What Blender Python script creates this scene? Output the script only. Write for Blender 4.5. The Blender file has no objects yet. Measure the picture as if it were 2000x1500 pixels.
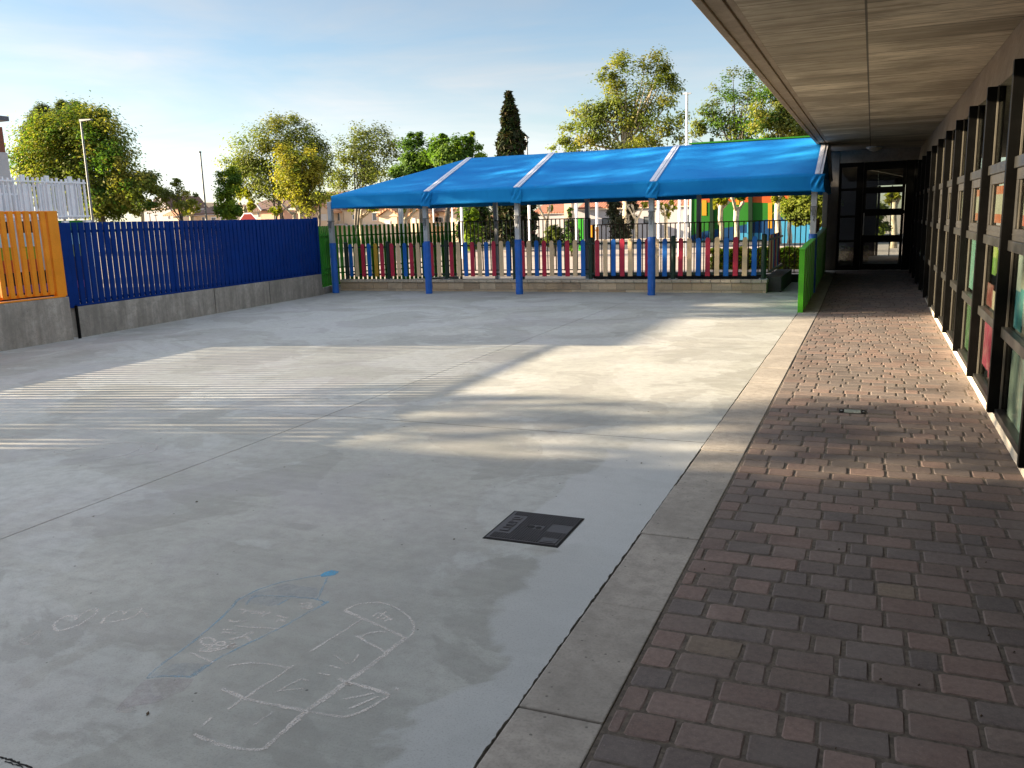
import bpy, math, random
import numpy as np
from mathutils import Vector, Matrix
random.seed(7); RNG = np.random.default_rng(11)
PI = math.pi
scn = bpy.context.scene
COL = scn.collection

# ------------------------------------------------------------------ camera
F = 1668.8
RM = [[0.92376, 0.38189, -0.02867], [0.04654, -0.18626, -0.98140], [-0.38013, 0.90524, -0.18983]]
CZ = 1.6
cam = bpy.data.objects.new("camera", bpy.data.cameras.new("camera")); COL.objects.link(cam)
cam.data.sensor_width = 36; cam.data.lens = F / 2000 * 36
cam.data.clip_start = 0.05; cam.data.clip_end = 3000
r, d, f = [Vector(a) for a in RM]
mw = Matrix(((r.x, -d.x, -f.x, 0), (r.y, -d.y, -f.y, 0), (r.z, -d.z, -f.z, CZ), (0, 0, 0, 1)))
cam.matrix_world = mw
scn.camera = cam

def ray(px, py):
    a, b = (px - 1000) / F, (py - 750) / F
    return Vector((r.x * a + d.x * b + f.x, r.y * a + d.y * b + f.y, r.z * a + d.z * b + f.z))
def at(px, py, Y):            # surveyed point: sight line meets the plane Y
    v = ray(px, py); t = Y / v.y
    return Vector((v.x * t, Y, CZ + v.z * t))
def atx(px, py, X):
    v = ray(px, py); t = X / v.x
    return Vector((X, v.y * t, CZ + v.z * t))
def gnd(px, py, z=0.0):
    v = ray(px, py); t = (z - CZ) / v.z
    return Vector((v.x * t, v.y * t, z))
def ppm(px, Y):               # pixels per metre there
    p = at(px, 430, Y); return F / (Vector((p.x, p.y, p.z - CZ)).dot(f))

# ------------------------------------------------------------------ node helpers
def new_mat(name):
    m = bpy.data.materials.new(name); m.use_nodes = True
    return m, m.node_tree, m.node_tree.nodes["Principled BSDF"]
def lk(nt, a, b): nt.links.new(a, b)
def setin(nt, sock, v):
    if hasattr(v, "is_linked") or isinstance(v, bpy.types.NodeSocket): nt.links.new(v, sock)
    else:
        if isinstance(v, (tuple, list)) and len(v) == 3 and sock.type == 'RGBA': v = (*v, 1)
        sock.default_value = v
def tc(nt, out="Object"):
    return nt.nodes.new("ShaderNodeTexCoord").outputs[out]
def mapping(nt, vec, scale=(1, 1, 1), loc=(0, 0, 0), rot=(0, 0, 0)):
    n = nt.nodes.new("ShaderNodeMapping"); lk(nt, vec, n.inputs[0])
    n.inputs["Location"].default_value = loc; n.inputs["Rotation"].default_value = rot; n.inputs["Scale"].default_value = scale
    return n.outputs[0]
def noise(nt, vec, scale, detail=4, rough=0.55, dist=0.0):
    n = nt.nodes.new("ShaderNodeTexNoise"); lk(nt, vec, n.inputs["Vector"])
    n.inputs["Scale"].default_value = scale; n.inputs["Detail"].default_value = detail
    n.inputs["Roughness"].default_value = rough; n.inputs["Distortion"].default_value = dist
    return n.outputs["Fac"]
def white(nt, v1):
    n = nt.nodes.new("ShaderNodeTexWhiteNoise"); n.noise_dimensions = '1D'; lk(nt, v1, n.inputs["W"]); return n.outputs["Value"]
def voro(nt, vec, scale, feature='F1'):
    n = nt.nodes.new("ShaderNodeTexVoronoi"); n.feature = feature; lk(nt, vec, n.inputs["Vector"]); n.inputs["Scale"].default_value = scale
    return n.outputs["Distance"]
def ramp(nt, fac, stops):
    n = nt.nodes.new("ShaderNodeValToRGB"); lk(nt, fac, n.inputs[0]); e = n.color_ramp.elements
    while len(e) < len(stops): e.new(0.5)
    for q, (p, c) in zip(e, stops):
        q.position = p; q.color = (c, c, c, 1) if isinstance(c, (int, float)) else (*c, 1)
    return n.outputs[0]
def mix(nt, fac, a, b, mode='MIX'):
    n = nt.nodes.new("ShaderNodeMix"); n.data_type = 'RGBA'; n.blend_type = mode
    setin(nt, n.inputs[0], fac); setin(nt, n.inputs[6], a); setin(nt, n.inputs[7], b); return n.outputs[2]
def mth(nt, op, a, b=0.0, clamp=False):
    n = nt.nodes.new("ShaderNodeMath"); n.operation = op; n.use_clamp = clamp
    setin(nt, n.inputs[0], a); setin(nt, n.inputs[1], b); return n.outputs[0]
def sep(nt, vec):
    n = nt.nodes.new("ShaderNodeSeparateXYZ"); lk(nt, vec, n.inputs[0]); return n.outputs
def bump(nt, b, h, strength=0.3, dist=0.01):
    n = nt.nodes.new("ShaderNodeBump"); n.inputs["Strength"].default_value = strength; n.inputs["Distance"].default_value = dist
    lk(nt, h, n.inputs["Height"]); lk(nt, n.outputs[0], b.inputs["Normal"])
def scale_c(c, k): return tuple(min(1, x * k) for x in c)

def paint(name, rgb, rough=0.5, var=0.25, sc=5.0, bmp=0.15, spec=0.4, metal=0.0, fine=60):
    m, nt, b = new_mat(name); v = tc(nt)
    n1 = noise(nt, v, sc, 5, 0.6, 0.4); n2 = noise(nt, v, fine, 3)
    c = mix(nt, ramp(nt, n1, [(0.3, 0.0), (0.7, 1.0)]), scale_c(rgb, 1 - var), scale_c(rgb, 1 + var * 0.6))
    c = mix(nt, ramp(nt, n2, [(0.35, 0.18), (0.6, 0.0)]), c, scale_c(rgb, 0.5))
    lk(nt, c, b.inputs["Base Color"]); b.inputs["Metallic"].default_value = metal
    lk(nt, mth(nt, 'ADD', mth(nt, 'MULTIPLY', n1, 0.25), rough - 0.12), b.inputs["Roughness"])
    b.inputs["Specular IOR Level"].default_value = spec
    if bmp: bump(nt, b, n2, bmp, 0.004)
    return m

def mat_court():
    m, nt, b = new_mat("court_concrete"); v = tc(nt); s = sep(nt, v)
    big = noise(nt, v, 0.30, 6, 0.6, 0.7); mid = noise(nt, v, 1.3, 7, 0.65, 0.5); fin = noise(nt, v, 10, 6, 0.75); spk = noise(nt, v, 130, 3, 0.7)
    c = mix(nt, ramp(nt, big, [(0.32, 0.0), (0.66, 1.0)]), (0.315, 0.330, 0.302), (0.445, 0.455, 0.420))
    c = mix(nt, ramp(nt, mid, [(0.34, 0.65), (0.60, 0.0)]), c, (0.255, 0.262, 0.235))
    film = noise(nt, mapping(nt, v, (1, 1, 1), (31, 7, 0)), 0.55, 9, 0.52, 0.9)        # thin slurry films with a ragged edge
    c = mix(nt, ramp(nt, film, [(0.495, 0.0), (0.507, 0.42), (0.8, 0.30)]), c, (0.465, 0.49, 0.475))
    film2 = noise(nt, mapping(nt, v, (1, 1, 1), (3, 57, 0)), 0.8, 9, 0.55, 0.8)
    c = mix(nt, ramp(nt, film2, [(0.2, 0.36), (0.445, 0.46), (0.46, 0.0)]), c, (0.235, 0.24, 0.215))
    c = mix(nt, ramp(nt, fin, [(0.36, 0.42), (0.58, 0.0)]), c, (0.225, 0.222, 0.205))
    strk = noise(nt, mapping(nt, v, (0.4, 7, 1)), 2.2, 6, 0.65, 0.4)                # broom strokes across the slab
    c = mix(nt, ramp(nt, strk, [(0.45, 0.0), (0.75, 0.20)]), c, (0.47, 0.465, 0.44))
    c = mix(nt, ramp(nt, strk, [(0.26, 0.22), (0.40, 0.0)]), c, (0.21, 0.21, 0.195))
    # fresh cement smeared along the kerb
    e = mth(nt, 'ADD', mth(nt, 'ADD', s[0], 1.03), mth(nt, 'MULTIPLY', mth(nt, 'SUBTRACT', film, 0.5), 1.9))
    k = ramp(nt, mth(nt, 'ADD', mth(nt, 'MULTIPLY', e, 1.0), 1.0), [(0.60, 0.0), (0.64, 0.55), (0.98, 0.7)])
    far = ramp(nt, mth(nt, 'MULTIPLY', s[1], 0.05), [(0.27, 1.0), (0.36, 0.0)])
    c = mix(nt, mth(nt, 'MULTIPLY', k, far), c, (0.46, 0.48, 0.48))
    # washed out chalk dust, lilac on the left
    du = noise(nt, mapping(nt, v, (1, 1, 1), (9, 3, 0)), 0.8, 5, 0.6, 0.8)
    left = ramp(nt, mth(nt, 'MULTIPLY', s[0], -0.1), [(0.12, 0.0), (0.30, 1.0)])
    c = mix(nt, mth(nt, 'MULTIPLY', ramp(nt, du, [(0.45, 0.0), (0.65, 0.25)]), left), c, (0.37, 0.355, 0.39))
    pit = voro(nt, v, 7.0)
    c = mix(nt, ramp(nt, pit, [(0.03, 0.85), (0.045, 0.0)]), c, (0.05, 0.05, 0.05))
    c = mix(nt, ramp(nt, spk, [(0.32, 0.40), (0.48, 0.0), (0.66, 0.0), (0.78, 0.25)]), c, (0.17, 0.17, 0.16))
    lk(nt, c, b.inputs["Base Color"])
    lk(nt, ramp(nt, mid, [(0.3, 0.68), (0.7, 0.86)]), b.inputs["Roughness"]); b.inputs["Specular IOR Level"].default_value = 0.3
    bump(nt, b, mix(nt, 0.45, fin, spk), 0.35, 0.006)
    return m
def mat_concrete(name, lo, hi, streak=True, pits=True, rough=0.85):
    m, nt, b = new_mat(name); v = tc(nt)
    n1 = noise(nt, v, 1.6, 6, 0.65, 0.6); n2 = noise(nt, v, 14, 5, 0.7); n3 = noise(nt, v, 90, 2)
    c = mix(nt, ramp(nt, n1, [(0.3, 0.0), (0.7, 1.0)]), lo, hi)
    if streak:
        st = noise(nt, mapping(nt, v, (6, 6, 0.5)), 1.5, 4, 0.6, 0.2)
        c = mix(nt, ramp(nt, st, [(0.35, 0.55), (0.6, 0.0)]), c, scale_c(lo, 0.6))
    c = mix(nt, ramp(nt, n2, [(0.33, 0.5), (0.58, 0.0)]), c, scale_c(lo, 0.7))
    if pits:
        c = mix(nt, ramp(nt, voro(nt, v, 16), [(0.06, 0.8), (0.1, 0.0)]), c, scale_c(lo, 0.35))
    c = mix(nt, ramp(nt, n3, [(0.3, 0.3), (0.5, 0.0)]), c, scale_c(lo, 0.6))
    lk(nt, c, b.inputs["Base Color"]); b.inputs["Roughness"].default_value = rough
    bump(nt, b, mix(nt, 0.4, n2, n3), 0.35, 0.008)
    return m
def mat_boards():
    m, nt, b = new_mat("board_marked_concrete"); v = tc(nt); s = sep(nt, v)
    side = mth(nt, 'GREATER_THAN', s[0], -1.10)
    yb = mth(nt, 'ADD', mth(nt, 'DIVIDE', s[1], 0.50), mth(nt, 'MULTIPLY', side, 7.37))
    w = white(nt, mth(nt, 'FLOOR', yb)); fr = mth(nt, 'FRACT', yb)
    g1 = noise(nt, mapping(nt, v, (0.8, 6, 1)), 2.0, 8, 0.72, 0.8); g2 = noise(nt, mapping(nt, v, (1.2, 26, 1)), 2.4, 4, 0.65, 0.2)
    g3 = noise(nt, v, 1.3, 4, 0.6)
    c = mix(nt, w, (0.33, 0.285, 0.215), (0.74, 0.645, 0.50))
    c = mix(nt, ramp(nt, g1, [(0.38, 0.75), (0.56, 0.0)]), c, (0.165, 0.13, 0.09))
    c = mix(nt, ramp(nt, g2, [(0.45, 0.0), (0.70, 0.35)]), c, (0.70, 0.57, 0.39))
    c = mix(nt, ramp(nt, g3, [(0.36, 0.6), (0.58, 0.0)]), c, (0.19, 0.155, 0.11))
    c = mix(nt, ramp(nt, fr, [(0.0, 0.95), (0.045, 0.0)]), c, (0.06, 0.05, 0.04))
    seam = mth(nt, 'LESS_THAN', mth(nt, 'ABSOLUTE', mth(nt, 'ADD', s[0], 1.10)), 0.008)
    c = mix(nt, mth(nt, 'MULTIPLY', seam, 0.85), c, (0.05, 0.042, 0.035))
    lk(nt, c, b.inputs["Base Color"]); b.inputs["Roughness"].default_value = 0.85
    bump(nt, b, mix(nt, 0.5, g1, g2), 0.4, 0.006)
    return m
def mat_attr(name, rough=0.85, var=0.35, fsc=45, bmp=0.5, spec=0.25, mott=3.0):     # colour from the mesh's own per-piece colour
    m, nt, b = new_mat(name); v = tc(nt)
    a = nt.nodes.new("ShaderNodeAttribute"); a.attribute_name = "tint"
    n1 = noise(nt, v, fsc, 4, 0.7); n2 = noise(nt, v, mott, 5, 0.6, 0.3); n3 = noise(nt, v, fsc * 4, 2)
    c = mix(nt, ramp(nt, n1, [(0.3, var), (0.62, 0.0)]), a.outputs["Color"], (0.03, 0.03, 0.03))
    c = mix(nt, ramp(nt, n2, [(0.42, 0.0), (0.75, 0.30)]), c, (0.24, 0.215, 0.19))
    n4 = noise(nt, v, 0.9, 6, 0.65, 0.8); c = mix(nt, ramp(nt, n4, [(0.30, 0.45), (0.50, 0.0)]), c, (0.05, 0.045, 0.042))
    c = mix(nt, ramp(nt, n3, [(0.62, 0.0), (0.75, 0.35)]), c, (0.30, 0.28, 0.26))
    lk(nt, c, b.inputs["Base Color"]); b.inputs["Roughness"].default_value = rough; b.inputs["Specular IOR Level"].default_value = spec
    bump(nt, b, mix(nt, 0.5, n1, n3), bmp, 0.004)
    return m
def mat_leaf(name, trans=0.5):
    m = bpy.data.materials.new(name); m.use_nodes = True; nt = m.node_tree; nt.nodes.clear()
    o = nt.nodes.new("ShaderNodeOutputMaterial"); a = nt.nodes.new("ShaderNodeAttribute"); a.attribute_name = "tint"
    p = nt.nodes.new("ShaderNodeBsdfPrincipled"); p.inputs["Roughness"].default_value = 0.6; p.inputs["Specular IOR Level"].default_value = 0.12
    t = nt.nodes.new("ShaderNodeBsdfTranslucent"); x = nt.nodes.new("ShaderNodeMixShader"); x.inputs[0].default_value = trans
    lk(nt, a.outputs["Color"], p.inputs["Base Color"])
    lk(nt, mix(nt, 1.0, a.outputs["Color"], (0.92, 1.0, 0.4), 'MULTIPLY'), t.inputs["Color"])
    lk(nt, p.outputs[0], x.inputs[1]); lk(nt, t.outputs[0], x.inputs[2]); lk(nt, x.outputs[0], o.inputs[0])
    return m
def mat_bark(name, lo, hi):
    m, nt, b = new_mat(name); v = tc(nt)
    n1 = noise(nt, mapping(nt, v, (2, 2, 0.8)), 3.0, 5, 0.6, 0.8)
    c = ramp(nt, n1, [(0.35, lo), (0.5, tuple((x + y) / 2 for x, y in zip(lo, hi))), (0.62, hi)])
    lk(nt, c, b.inputs["Base Color"]); b.inputs["Roughness"].default_value = 0.85; bump(nt, b, n1, 0.5, 0.03)
    return m
def mat_glass(name, tint=(0.5, 0.55, 0.53), rough=0.02, ior=1.5, refl=1.0):
    m = bpy.data.materials.new(name); m.use_nodes = True; nt = m.node_tree; nt.nodes.clear()
    o = nt.nodes.new("ShaderNodeOutputMaterial"); fr = nt.nodes.new("ShaderNodeFresnel"); fr.inputs[0].default_value = ior
    t = nt.nodes.new("ShaderNodeBsdfTransparent"); t.inputs[0].default_value = (*tint, 1)
    g = nt.nodes.new("ShaderNodeBsdfGlossy"); g.inputs["Roughness"].default_value = rough; g.inputs[0].default_value = (0.9, 0.9, 0.9, 1)
    n = noise(nt, tc(nt), 3, 3); bp = nt.nodes.new("ShaderNodeBump"); bp.inputs["Strength"].default_value = 0.02; lk(nt, n, bp.inputs["Height"]); lk(nt, bp.outputs[0], g.inputs["Normal"])
    x = nt.nodes.new("ShaderNodeMixShader"); lk(nt, mth(nt, "MULTIPLY", fr.outputs[0], refl), x.inputs[0]); lk(nt, t.outputs[0], x.inputs[1]); lk(nt, g.outputs[0], x.inputs[2]); lk(nt, x.outputs[0], o.inputs[0])
    return m
def mat_chalk(name, rgb, cover=0.5, sc=150):
    m, nt, b = new_mat(name); v = tc(nt)
    n = noise(nt, v, sc, 4, 0.75); n2 = noise(nt, v, 6, 3)
    b.inputs["Base Color"].default_value = (*rgb, 1); b.inputs["Roughness"].default_value = 0.95; b.inputs["Specular IOR Level"].default_value = 0.0
    k = mth(nt, 'ADD', n, mth(nt, 'MULTIPLY', mth(nt, 'SUBTRACT', n2, 0.5), 0.55))
    lk(nt, ramp(nt, k, [(0.30, 0.0), (0.68, min(1.0, cover * 1.5))]), b.inputs["Alpha"])
    return m
def mat_fabric():
    m, nt, b = new_mat("canopy_fabric"); v = tc(nt)
    n1 = noise(nt, mapping(nt, v, (0.4, 1.0, 1.0)), 1.0, 4, 0.5, 0.5); n2 = noise(nt, v, 60, 2); n3 = noise(nt, mapping(nt, v, (1, 1, 0.4)), 7, 4, 0.6)
    c = mix(nt, ramp(nt, n1, [(0.35, 0.0), (0.68, 1.0)]), (0.008, 0.165, 0.46), (0.014, 0.245, 0.57))
    c = mix(nt, ramp(nt, n3, [(0.36, 0.12), (0.5, 0.0)]), c, (0.003, 0.09, 0.33))
    lk(nt, c, b.inputs["Base Color"]); b.inputs["Roughness"].default_value = 0.75; b.inputs["Specular IOR Level"].default_value = 0.06
    bump(nt, b, mix(nt, 0.3, n3, n2), 0.05, 0.01)
    return m
def mat_tile(name, lo, hi, pitch=0.28):
    m, nt, b = new_mat(name); v = tc(nt); s = sep(nt, v)
    w = mth(nt, 'FRACT', mth(nt, 'DIVIDE', s[0], pitch)); tri = mth(nt, 'ABSOLUTE', mth(nt, 'SUBTRACT', w, 0.5))
    n1 = noise(nt, v, 1.7, 5, 0.7)
    c = mix(nt, ramp(nt, n1, [(0.3, 0.0), (0.7, 1.0)]), lo, hi)
    c = mix(nt, ramp(nt, tri, [(0.30, 0.0), (0.48, 0.75)]), c, scale_c(lo, 0.3))
    lk(nt, c, b.inputs["Base Color"]); b.inputs["Roughness"].default_value = 0.85; bump(nt, b, tri, 0.8, 0.08)
    return m

MT = {}
MT['court'] = mat_court()
MT['kerb'] = mat_concrete("kerb_concrete", (0.24, 0.22, 0.19), (0.41, 0.375, 0.325), False, True)
MT['wall'] = mat_concrete("rough_wall_concrete", (0.24, 0.22, 0.185), (0.47, 0.43, 0.37))
MT['wall2'] = mat_concrete("stained_wall_concrete", (0.21, 0.195, 0.165), (0.42, 0.39, 0.34))
MT['darkwall'] = mat_concrete("dark_wall_concrete", (0.05, 0.047, 0.043), (0.10, 0.092, 0.082))  # darker concrete tone for the low walls at the far end
MT['boards'] = mat_boards()
MT['beam'] = mat_concrete("smooth_beam_concrete", (0.27, 0.21, 0.155), (0.40, 0.32, 0.24), False, True)
MT['column'] = mat_concrete("column_concrete", (0.14, 0.125, 0.105), (0.22, 0.195, 0.165), True, True)
MT['plinth'] = paint("cream_plinth", (0.62, 0.56, 0.45), 0.8, 0.12, 3)
MT['paver'] = mat_attr("tumbled_pavers")
MT['bed'] = paint("sandy_joint", (0.115, 0.095, 0.075), 0.95, 0.55, 40, 0.6)
MT['block'] = mat_attr("split_face_blocks", 0.9, 0.25, 60, 0.5)
MT['mortar'] = paint("mortar", (0.33, 0.30, 0.25), 0.95, 0.2, 20)
MT['ground'] = paint("sandy_ground", (0.33, 0.275, 0.22), 0.95, 0.25, 0.5, 0.3)
MT['asphalt'] = paint("asphalt", (0.06, 0.06, 0.06), 0.9, 0.25, 2, 0.4)
MT['pavement'] = paint("pavement_slabs", (0.36, 0.30, 0.255), 0.9, 0.2, 1.5, 0.2)
MT['orange'] = paint("orange_paint", (0.80, 0.27, 0.004), 0.42, 0.14, 2.5, 0.05)
MT['blue'] = paint("navy_blue_paint", (0.0006, 0.026, 0.17), 0.55, 0.2, 2.5, 0.05, 0.10)
MT['padblue'] = paint("blue_vinyl_pad", (0.012, 0.12, 0.50), 0.42, 0.2, 7, 0.3, 0.5)
MT['green'] = paint("bright_green_paint", (0.07, 0.42, 0.010), 0.4, 0.18, 3, 0.08, 0.45)
MT['slatgreen'] = paint("slat_green_paint", (0.03, 0.24, 0.010), 0.45, 0.2, 3, 0.05)
MT['darkgreen'] = paint("dark_green_metal", (0.010, 0.036, 0.024), 0.4, 0.2, 4, 0.05, 0.5)
MT['bar'] = paint("dark_bar_metal", (0.022, 0.028, 0.02), 0.45, 0.3, 4, 0.05)
MT['rust'] = paint("rust_brown_metal", (0.13, 0.058, 0.030), 0.55, 0.35, 8, 0.1)
MT['white'] = paint("white_paint", (0.74, 0.75, 0.78), 0.45, 0.08, 3, 0.05)
MT['alu'] = paint("grey_aluminium", (0.44, 0.46, 0.48), 0.45, 0.12, 5, 0.05, 0.5, 0.25)
MT['strap'] = paint("white_rib_strap", (0.62, 0.63, 0.70), 0.6, 0.12, 4, 0.1)
MT['steel'] = paint("buckle_steel", (0.22, 0.23, 0.24), 0.35, 0.3, 30, 0.0, 0.5, 0.7)
MT['black'] = paint("black_metal", (0.0020, 0.0019, 0.0017), 0.42, 0.25, 5, 0.04, 0.12)
MT['ledge'] = paint("grey_ledge_metal", (0.022, 0.022, 0.020), 0.33, 0.2, 6, 0.06, 0.5)
MT['frame'] = paint("grey_window_frame", (0.024, 0.023, 0.020), 0.45, 0.15, 6, 0.05, 0.5)
MT['bead'] = paint("pale_glazing_bead", (0.10, 0.093, 0.075), 0.5, 0.1, 6, 0.0)
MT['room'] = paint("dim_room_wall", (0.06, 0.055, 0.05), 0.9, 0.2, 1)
MT['glass'] = mat_glass("window_glass", (0.90, 0.95, 0.92), ior=1.3, refl=0.32)
MT['dglass'] = mat_glass("door_glass", (0.72, 0.76, 0.75))
MT['fabric'] = mat_fabric()
MT['red'] = paint("picket_red", (0.52, 0.028, 0.065), 0.5, 0.15, 4, 0.1)
MT['cream'] = paint("picket_cream", (0.82, 0.60, 0.36), 0.55, 0.1, 4, 0.1)
MT['pblue'] = paint("picket_blue", (0.006, 0.135, 0.52), 0.5, 0.15, 4, 0.1)
MT['yellow'] = paint("picket_yellow", (0.58, 0.34, 0.035), 0.55, 0.1, 4, 0.1)
MT['iron'] = paint("cast_iron", (0.045, 0.040, 0.042), 0.55, 0.35, 12, 0.4, 0.5, 0.3)
MT['hole'] = paint("hole_dark", (0.004, 0.004, 0.004), 0.9, 0.1, 4, 0)
MT['lampw'] = paint("lamp_opal", (0.62, 0.56, 0.46), 0.4, 0.05, 3, 0)
MT['pole'] = paint("galvanised_pole", (0.12, 0.135, 0.15), 0.5, 0.2, 3, 0.05, 0.5, 0.4)
MT['leaf'] = mat_leaf("leaves"); MT['needle'] = mat_leaf("needles", 0.12)
MT['plane'] = mat_bark("plane_bark", (0.20, 0.165, 0.11), (0.52, 0.45, 0.33))
MT['bark'] = mat_bark("grey_bark", (0.05, 0.045, 0.035), (0.17, 0.15, 0.12))
MT['stucco'] = paint("cream_render", (0.66, 0.52, 0.37), 0.9, 0.07, 0.6, 0.1)
MT['pink'] = paint("salmon_render", (0.60, 0.34, 0.23), 0.9, 0.07, 0.6, 0.1)
MT['offwhite'] = paint("grey_white_render", (0.42, 0.405, 0.41), 0.9, 0.07, 0.6, 0.1)
MT['greywall'] = paint("grey_render", (0.36, 0.35, 0.37), 0.9, 0.08, 0.9, 0.1)
MT['brick'] = paint("brown_brick", (0.20, 0.075, 0.045), 0.9, 0.25, 3, 0.2)
MT['roof'] = mat_tile("brown_roof_tile", (0.10, 0.055, 0.042), (0.17, 0.095, 0.07))
MT['redroof'] = mat_tile("red_roof_tile", (0.24, 0.075, 0.04), (0.42, 0.17, 0.09), 0.42)
MT['ochreroof'] = mat_tile("ochre_roof_tile", (0.34, 0.16, 0.08), (0.52, 0.28, 0.15), 0.4)
MT['darkroof'] = paint("dark_roof_metal", (0.085, 0.09, 0.11), 0.5, 0.2, 2)
MT['pane'] = paint("far_window_pane", (0.10, 0.115, 0.13), 0.15, 0.3, 2, 0, 0.6)
MT['shutter'] = paint("pale_shutter", (0.62, 0.60, 0.56), 0.6, 0.1, 3)
for k, cc in dict(m_green=(0.018, 0.13, 0.016), m_orange=(0.40, 0.075, 0.018), m_navy=(0.006, 0.04, 0.12), m_sky=(0.05, 0.25, 0.42), m_yellow=(0.42, 0.22, 0.018), m_dark=(0.008, 0.022, 0.012),
                  w_sky=(0.30, 0.50, 0.60), w_lime=(0.20, 0.25, 0.02), w_red=(0.36, 0.05, 0.02), w_purple=(0.15, 0.05, 0.16), w_dark=(0.025, 0.012, 0.010), w_green=(0.03, 0.17, 0.02), playorange=(0.70, 0.26, 0.008), playgreen=(0.03, 0.30, 0.02), stop_red=(0.17, 0.002, 0.003)).items():
    MT[k] = paint("paint_" + k.split('_')[-1] + ("_panel" if k[0] in 'mw' else ""), cc, 0.65, 0.1, 1.2, 0.05, 0.12)

# ------------------------------------------------------------------ mesh helpers
ORG = {}
class MB:
    def __init__(s): s.v = []; s.f = []; s.c = []
    def face(s, pts, c=None):
        n = len(s.v); s.v += [tuple(p) for p in pts]; s.f.append(tuple(range(n, n + len(pts)))); s.c.append(c)
    def hexa(s, P, c=None):         # 8 corners: bottom ring 0-3, top ring 4-7
        n = len(s.v); s.v += [tuple(p) for p in P]
        for q in ((3, 2, 1, 0), (4, 5, 6, 7), (0, 1, 5, 4), (1, 2, 6, 5), (2, 3, 7, 6), (3, 0, 4, 7)):
            s.f.append(tuple(n + i for i in q)); s.c.append(c)
    def box(s, x0, y0, z0, x1, y1, z1, c=None):
        x0, x1 = sorted((x0, x1)); y0, y1 = sorted((y0, y1)); z0, z1 = sorted((z0, z1))
        s.hexa([(x0, y0, z0), (x1, y0, z0), (x1, y1, z0), (x0, y1, z0), (x0, y0, z1), (x1, y0, z1), (x1, y1, z1), (x0, y1, z1)], c)
    def wall(s, a, b, z0, z1, th, c=None, z0b=None, z1b=None):   # upright slab from a to b (xy), thickness to the left of a->b
        a = Vector(a[:2]); b = Vector(b[:2]); u = (b - a).normalized(); n = Vector((-u.y, u.x)) * th
        z0b = z0 if z0b is None else z0b; z1b = z1 if z1b is None else z1b
        s.hexa([(a.x, a.y, z0), (b.x, b.y, z0b), (b.x + n.x, b.y + n.y, z0b), (a.x + n.x, a.y + n.y, z0),
                (a.x, a.y, z1), (b.x, b.y, z1b), (b.x + n.x, b.y + n.y, z1b), (a.x + n.x, a.y + n.y, z1)], c)
    def tube(s, pts, rad, n=8, c=None, cap=True):
        pts = [Vector(p) for p in pts]; rad = rad if isinstance(rad, (list, tuple)) else [rad] * len(pts)
        base = len(s.v); ref = Vector((0.31, 0.95, 0.05))
        for i, p in enumerate(pts):
            t = (pts[min(i + 1, len(pts) - 1)] - pts[max(i - 1, 0)]).normalized()
            u = t.cross(ref)
            if u.length < 1e-3: u = t.cross(Vector((1, 0, 0)))
            u.normalize(); w = t.cross(u)
            for k in range(n):
                a = 2 * PI * k / n; s.v.append(tuple(p + (u * math.cos(a) + w * math.sin(a)) * rad[i]))
        for i in range(len(pts) - 1):
            for k in range(n):
                a, b = base + i * n + k, base + i * n + (k + 1) % n
                s.f.append((a, b, b + n, a + n)); s.c.append(c)
        if cap:
            s.f.append(tuple(base + k for k in reversed(range(n)))); s.c.append(c)
            s.f.append(tuple(base + (len(pts) - 1) * n + k for k in range(n))); s.c.append(c)
    def prism(s, poly, ax, t0, t1, c=None):      # poly: 2D points; ax: axis extruded along ('x','y','z')
        def P(p, t): return (t, p[0], p[1]) if ax == 'x' else (p[0], t, p[1]) if ax == 'y' else (p[0], p[1], t)
        n = len(s.v); k = len(poly); s.v += [P(p, t0) for p in poly] + [P(p, t1) for p in poly]
        s.f.append(tuple(n + i for i in reversed(range(k)))); s.c.append(c); s.f.append(tuple(n + k + i for i in range(k))); s.c.append(c)
        for i in range(k):
            j = (i + 1) % k; s.f.append((n + i, n + j, n + k + j, n + k + i)); s.c.append(c)
    def grid(s, fn, nu, nv, c=None):
        n = len(s.v)
        for i in range(nu + 1):
            for j in range(nv + 1): s.v.append(tuple(fn(i / nu, j / nv)))
        for i in range(nu):
            for j in range(nv):
                a = n + i * (nv + 1) + j; s.f.append((a, a + nv + 1, a + nv + 2, a + 1)); s.c.append(c)
    def build(s, name, mat, parent=None, loc=None, smooth=False, bevel=0, solid=0):
        me = bpy.data.meshes.new(name); o = bpy.data.objects.new(name, me)
        org = ORG.get(parent, Vector()) if parent else Vector(loc or (0, 0, 0))
        me.from_pydata([(x - org.x, y - org.y, z - org.z) for x, y, z in s.v], [], s.f); me.update()
        me.materials.append(MT[mat] if isinstance(mat, str) else mat)
        if any(c is not None for c in s.c):
            at_ = me.color_attributes.new("tint", 'FLOAT_COLOR', 'CORNER'); buf = []
            for fc, c in zip(s.f, s.c): buf += list((*(c or (0.2, 0.2, 0.2)), 1.0)) * len(fc)
            at_.data.foreach_set("color", buf)
        if smooth: me.polygons.foreach_set("use_smooth", [True] * len(me.polygons))
        COL.objects.link(o)
        if parent: o.parent = parent
        else: o.location = org
        ORG[o] = org
        if bevel:
            b = o.modifiers.new("bevel", 'BEVEL'); b.width = bevel; b.segments = 2; b.limit_method = 'ANGLE'
        if solid:
            b = o.modifiers.new("solidify", 'SOLIDIFY'); b.thickness = solid; b.offset = 0
        return o
def tag(o, label, cat, group=None):
    o["label"] = label; o["category"] = cat
    if group: o["group"] = group
    return o
def thing(name, loc, label, cat, group=None):
    o = bpy.data.objects.new(name, None); o.empty_display_size = 0.2; o.location = loc; COL.objects.link(o); ORG[o] = Vector(loc)
    return tag(o, label, cat, group)
def struct(o, kind="structure"): o["kind"] = kind; return o
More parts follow.
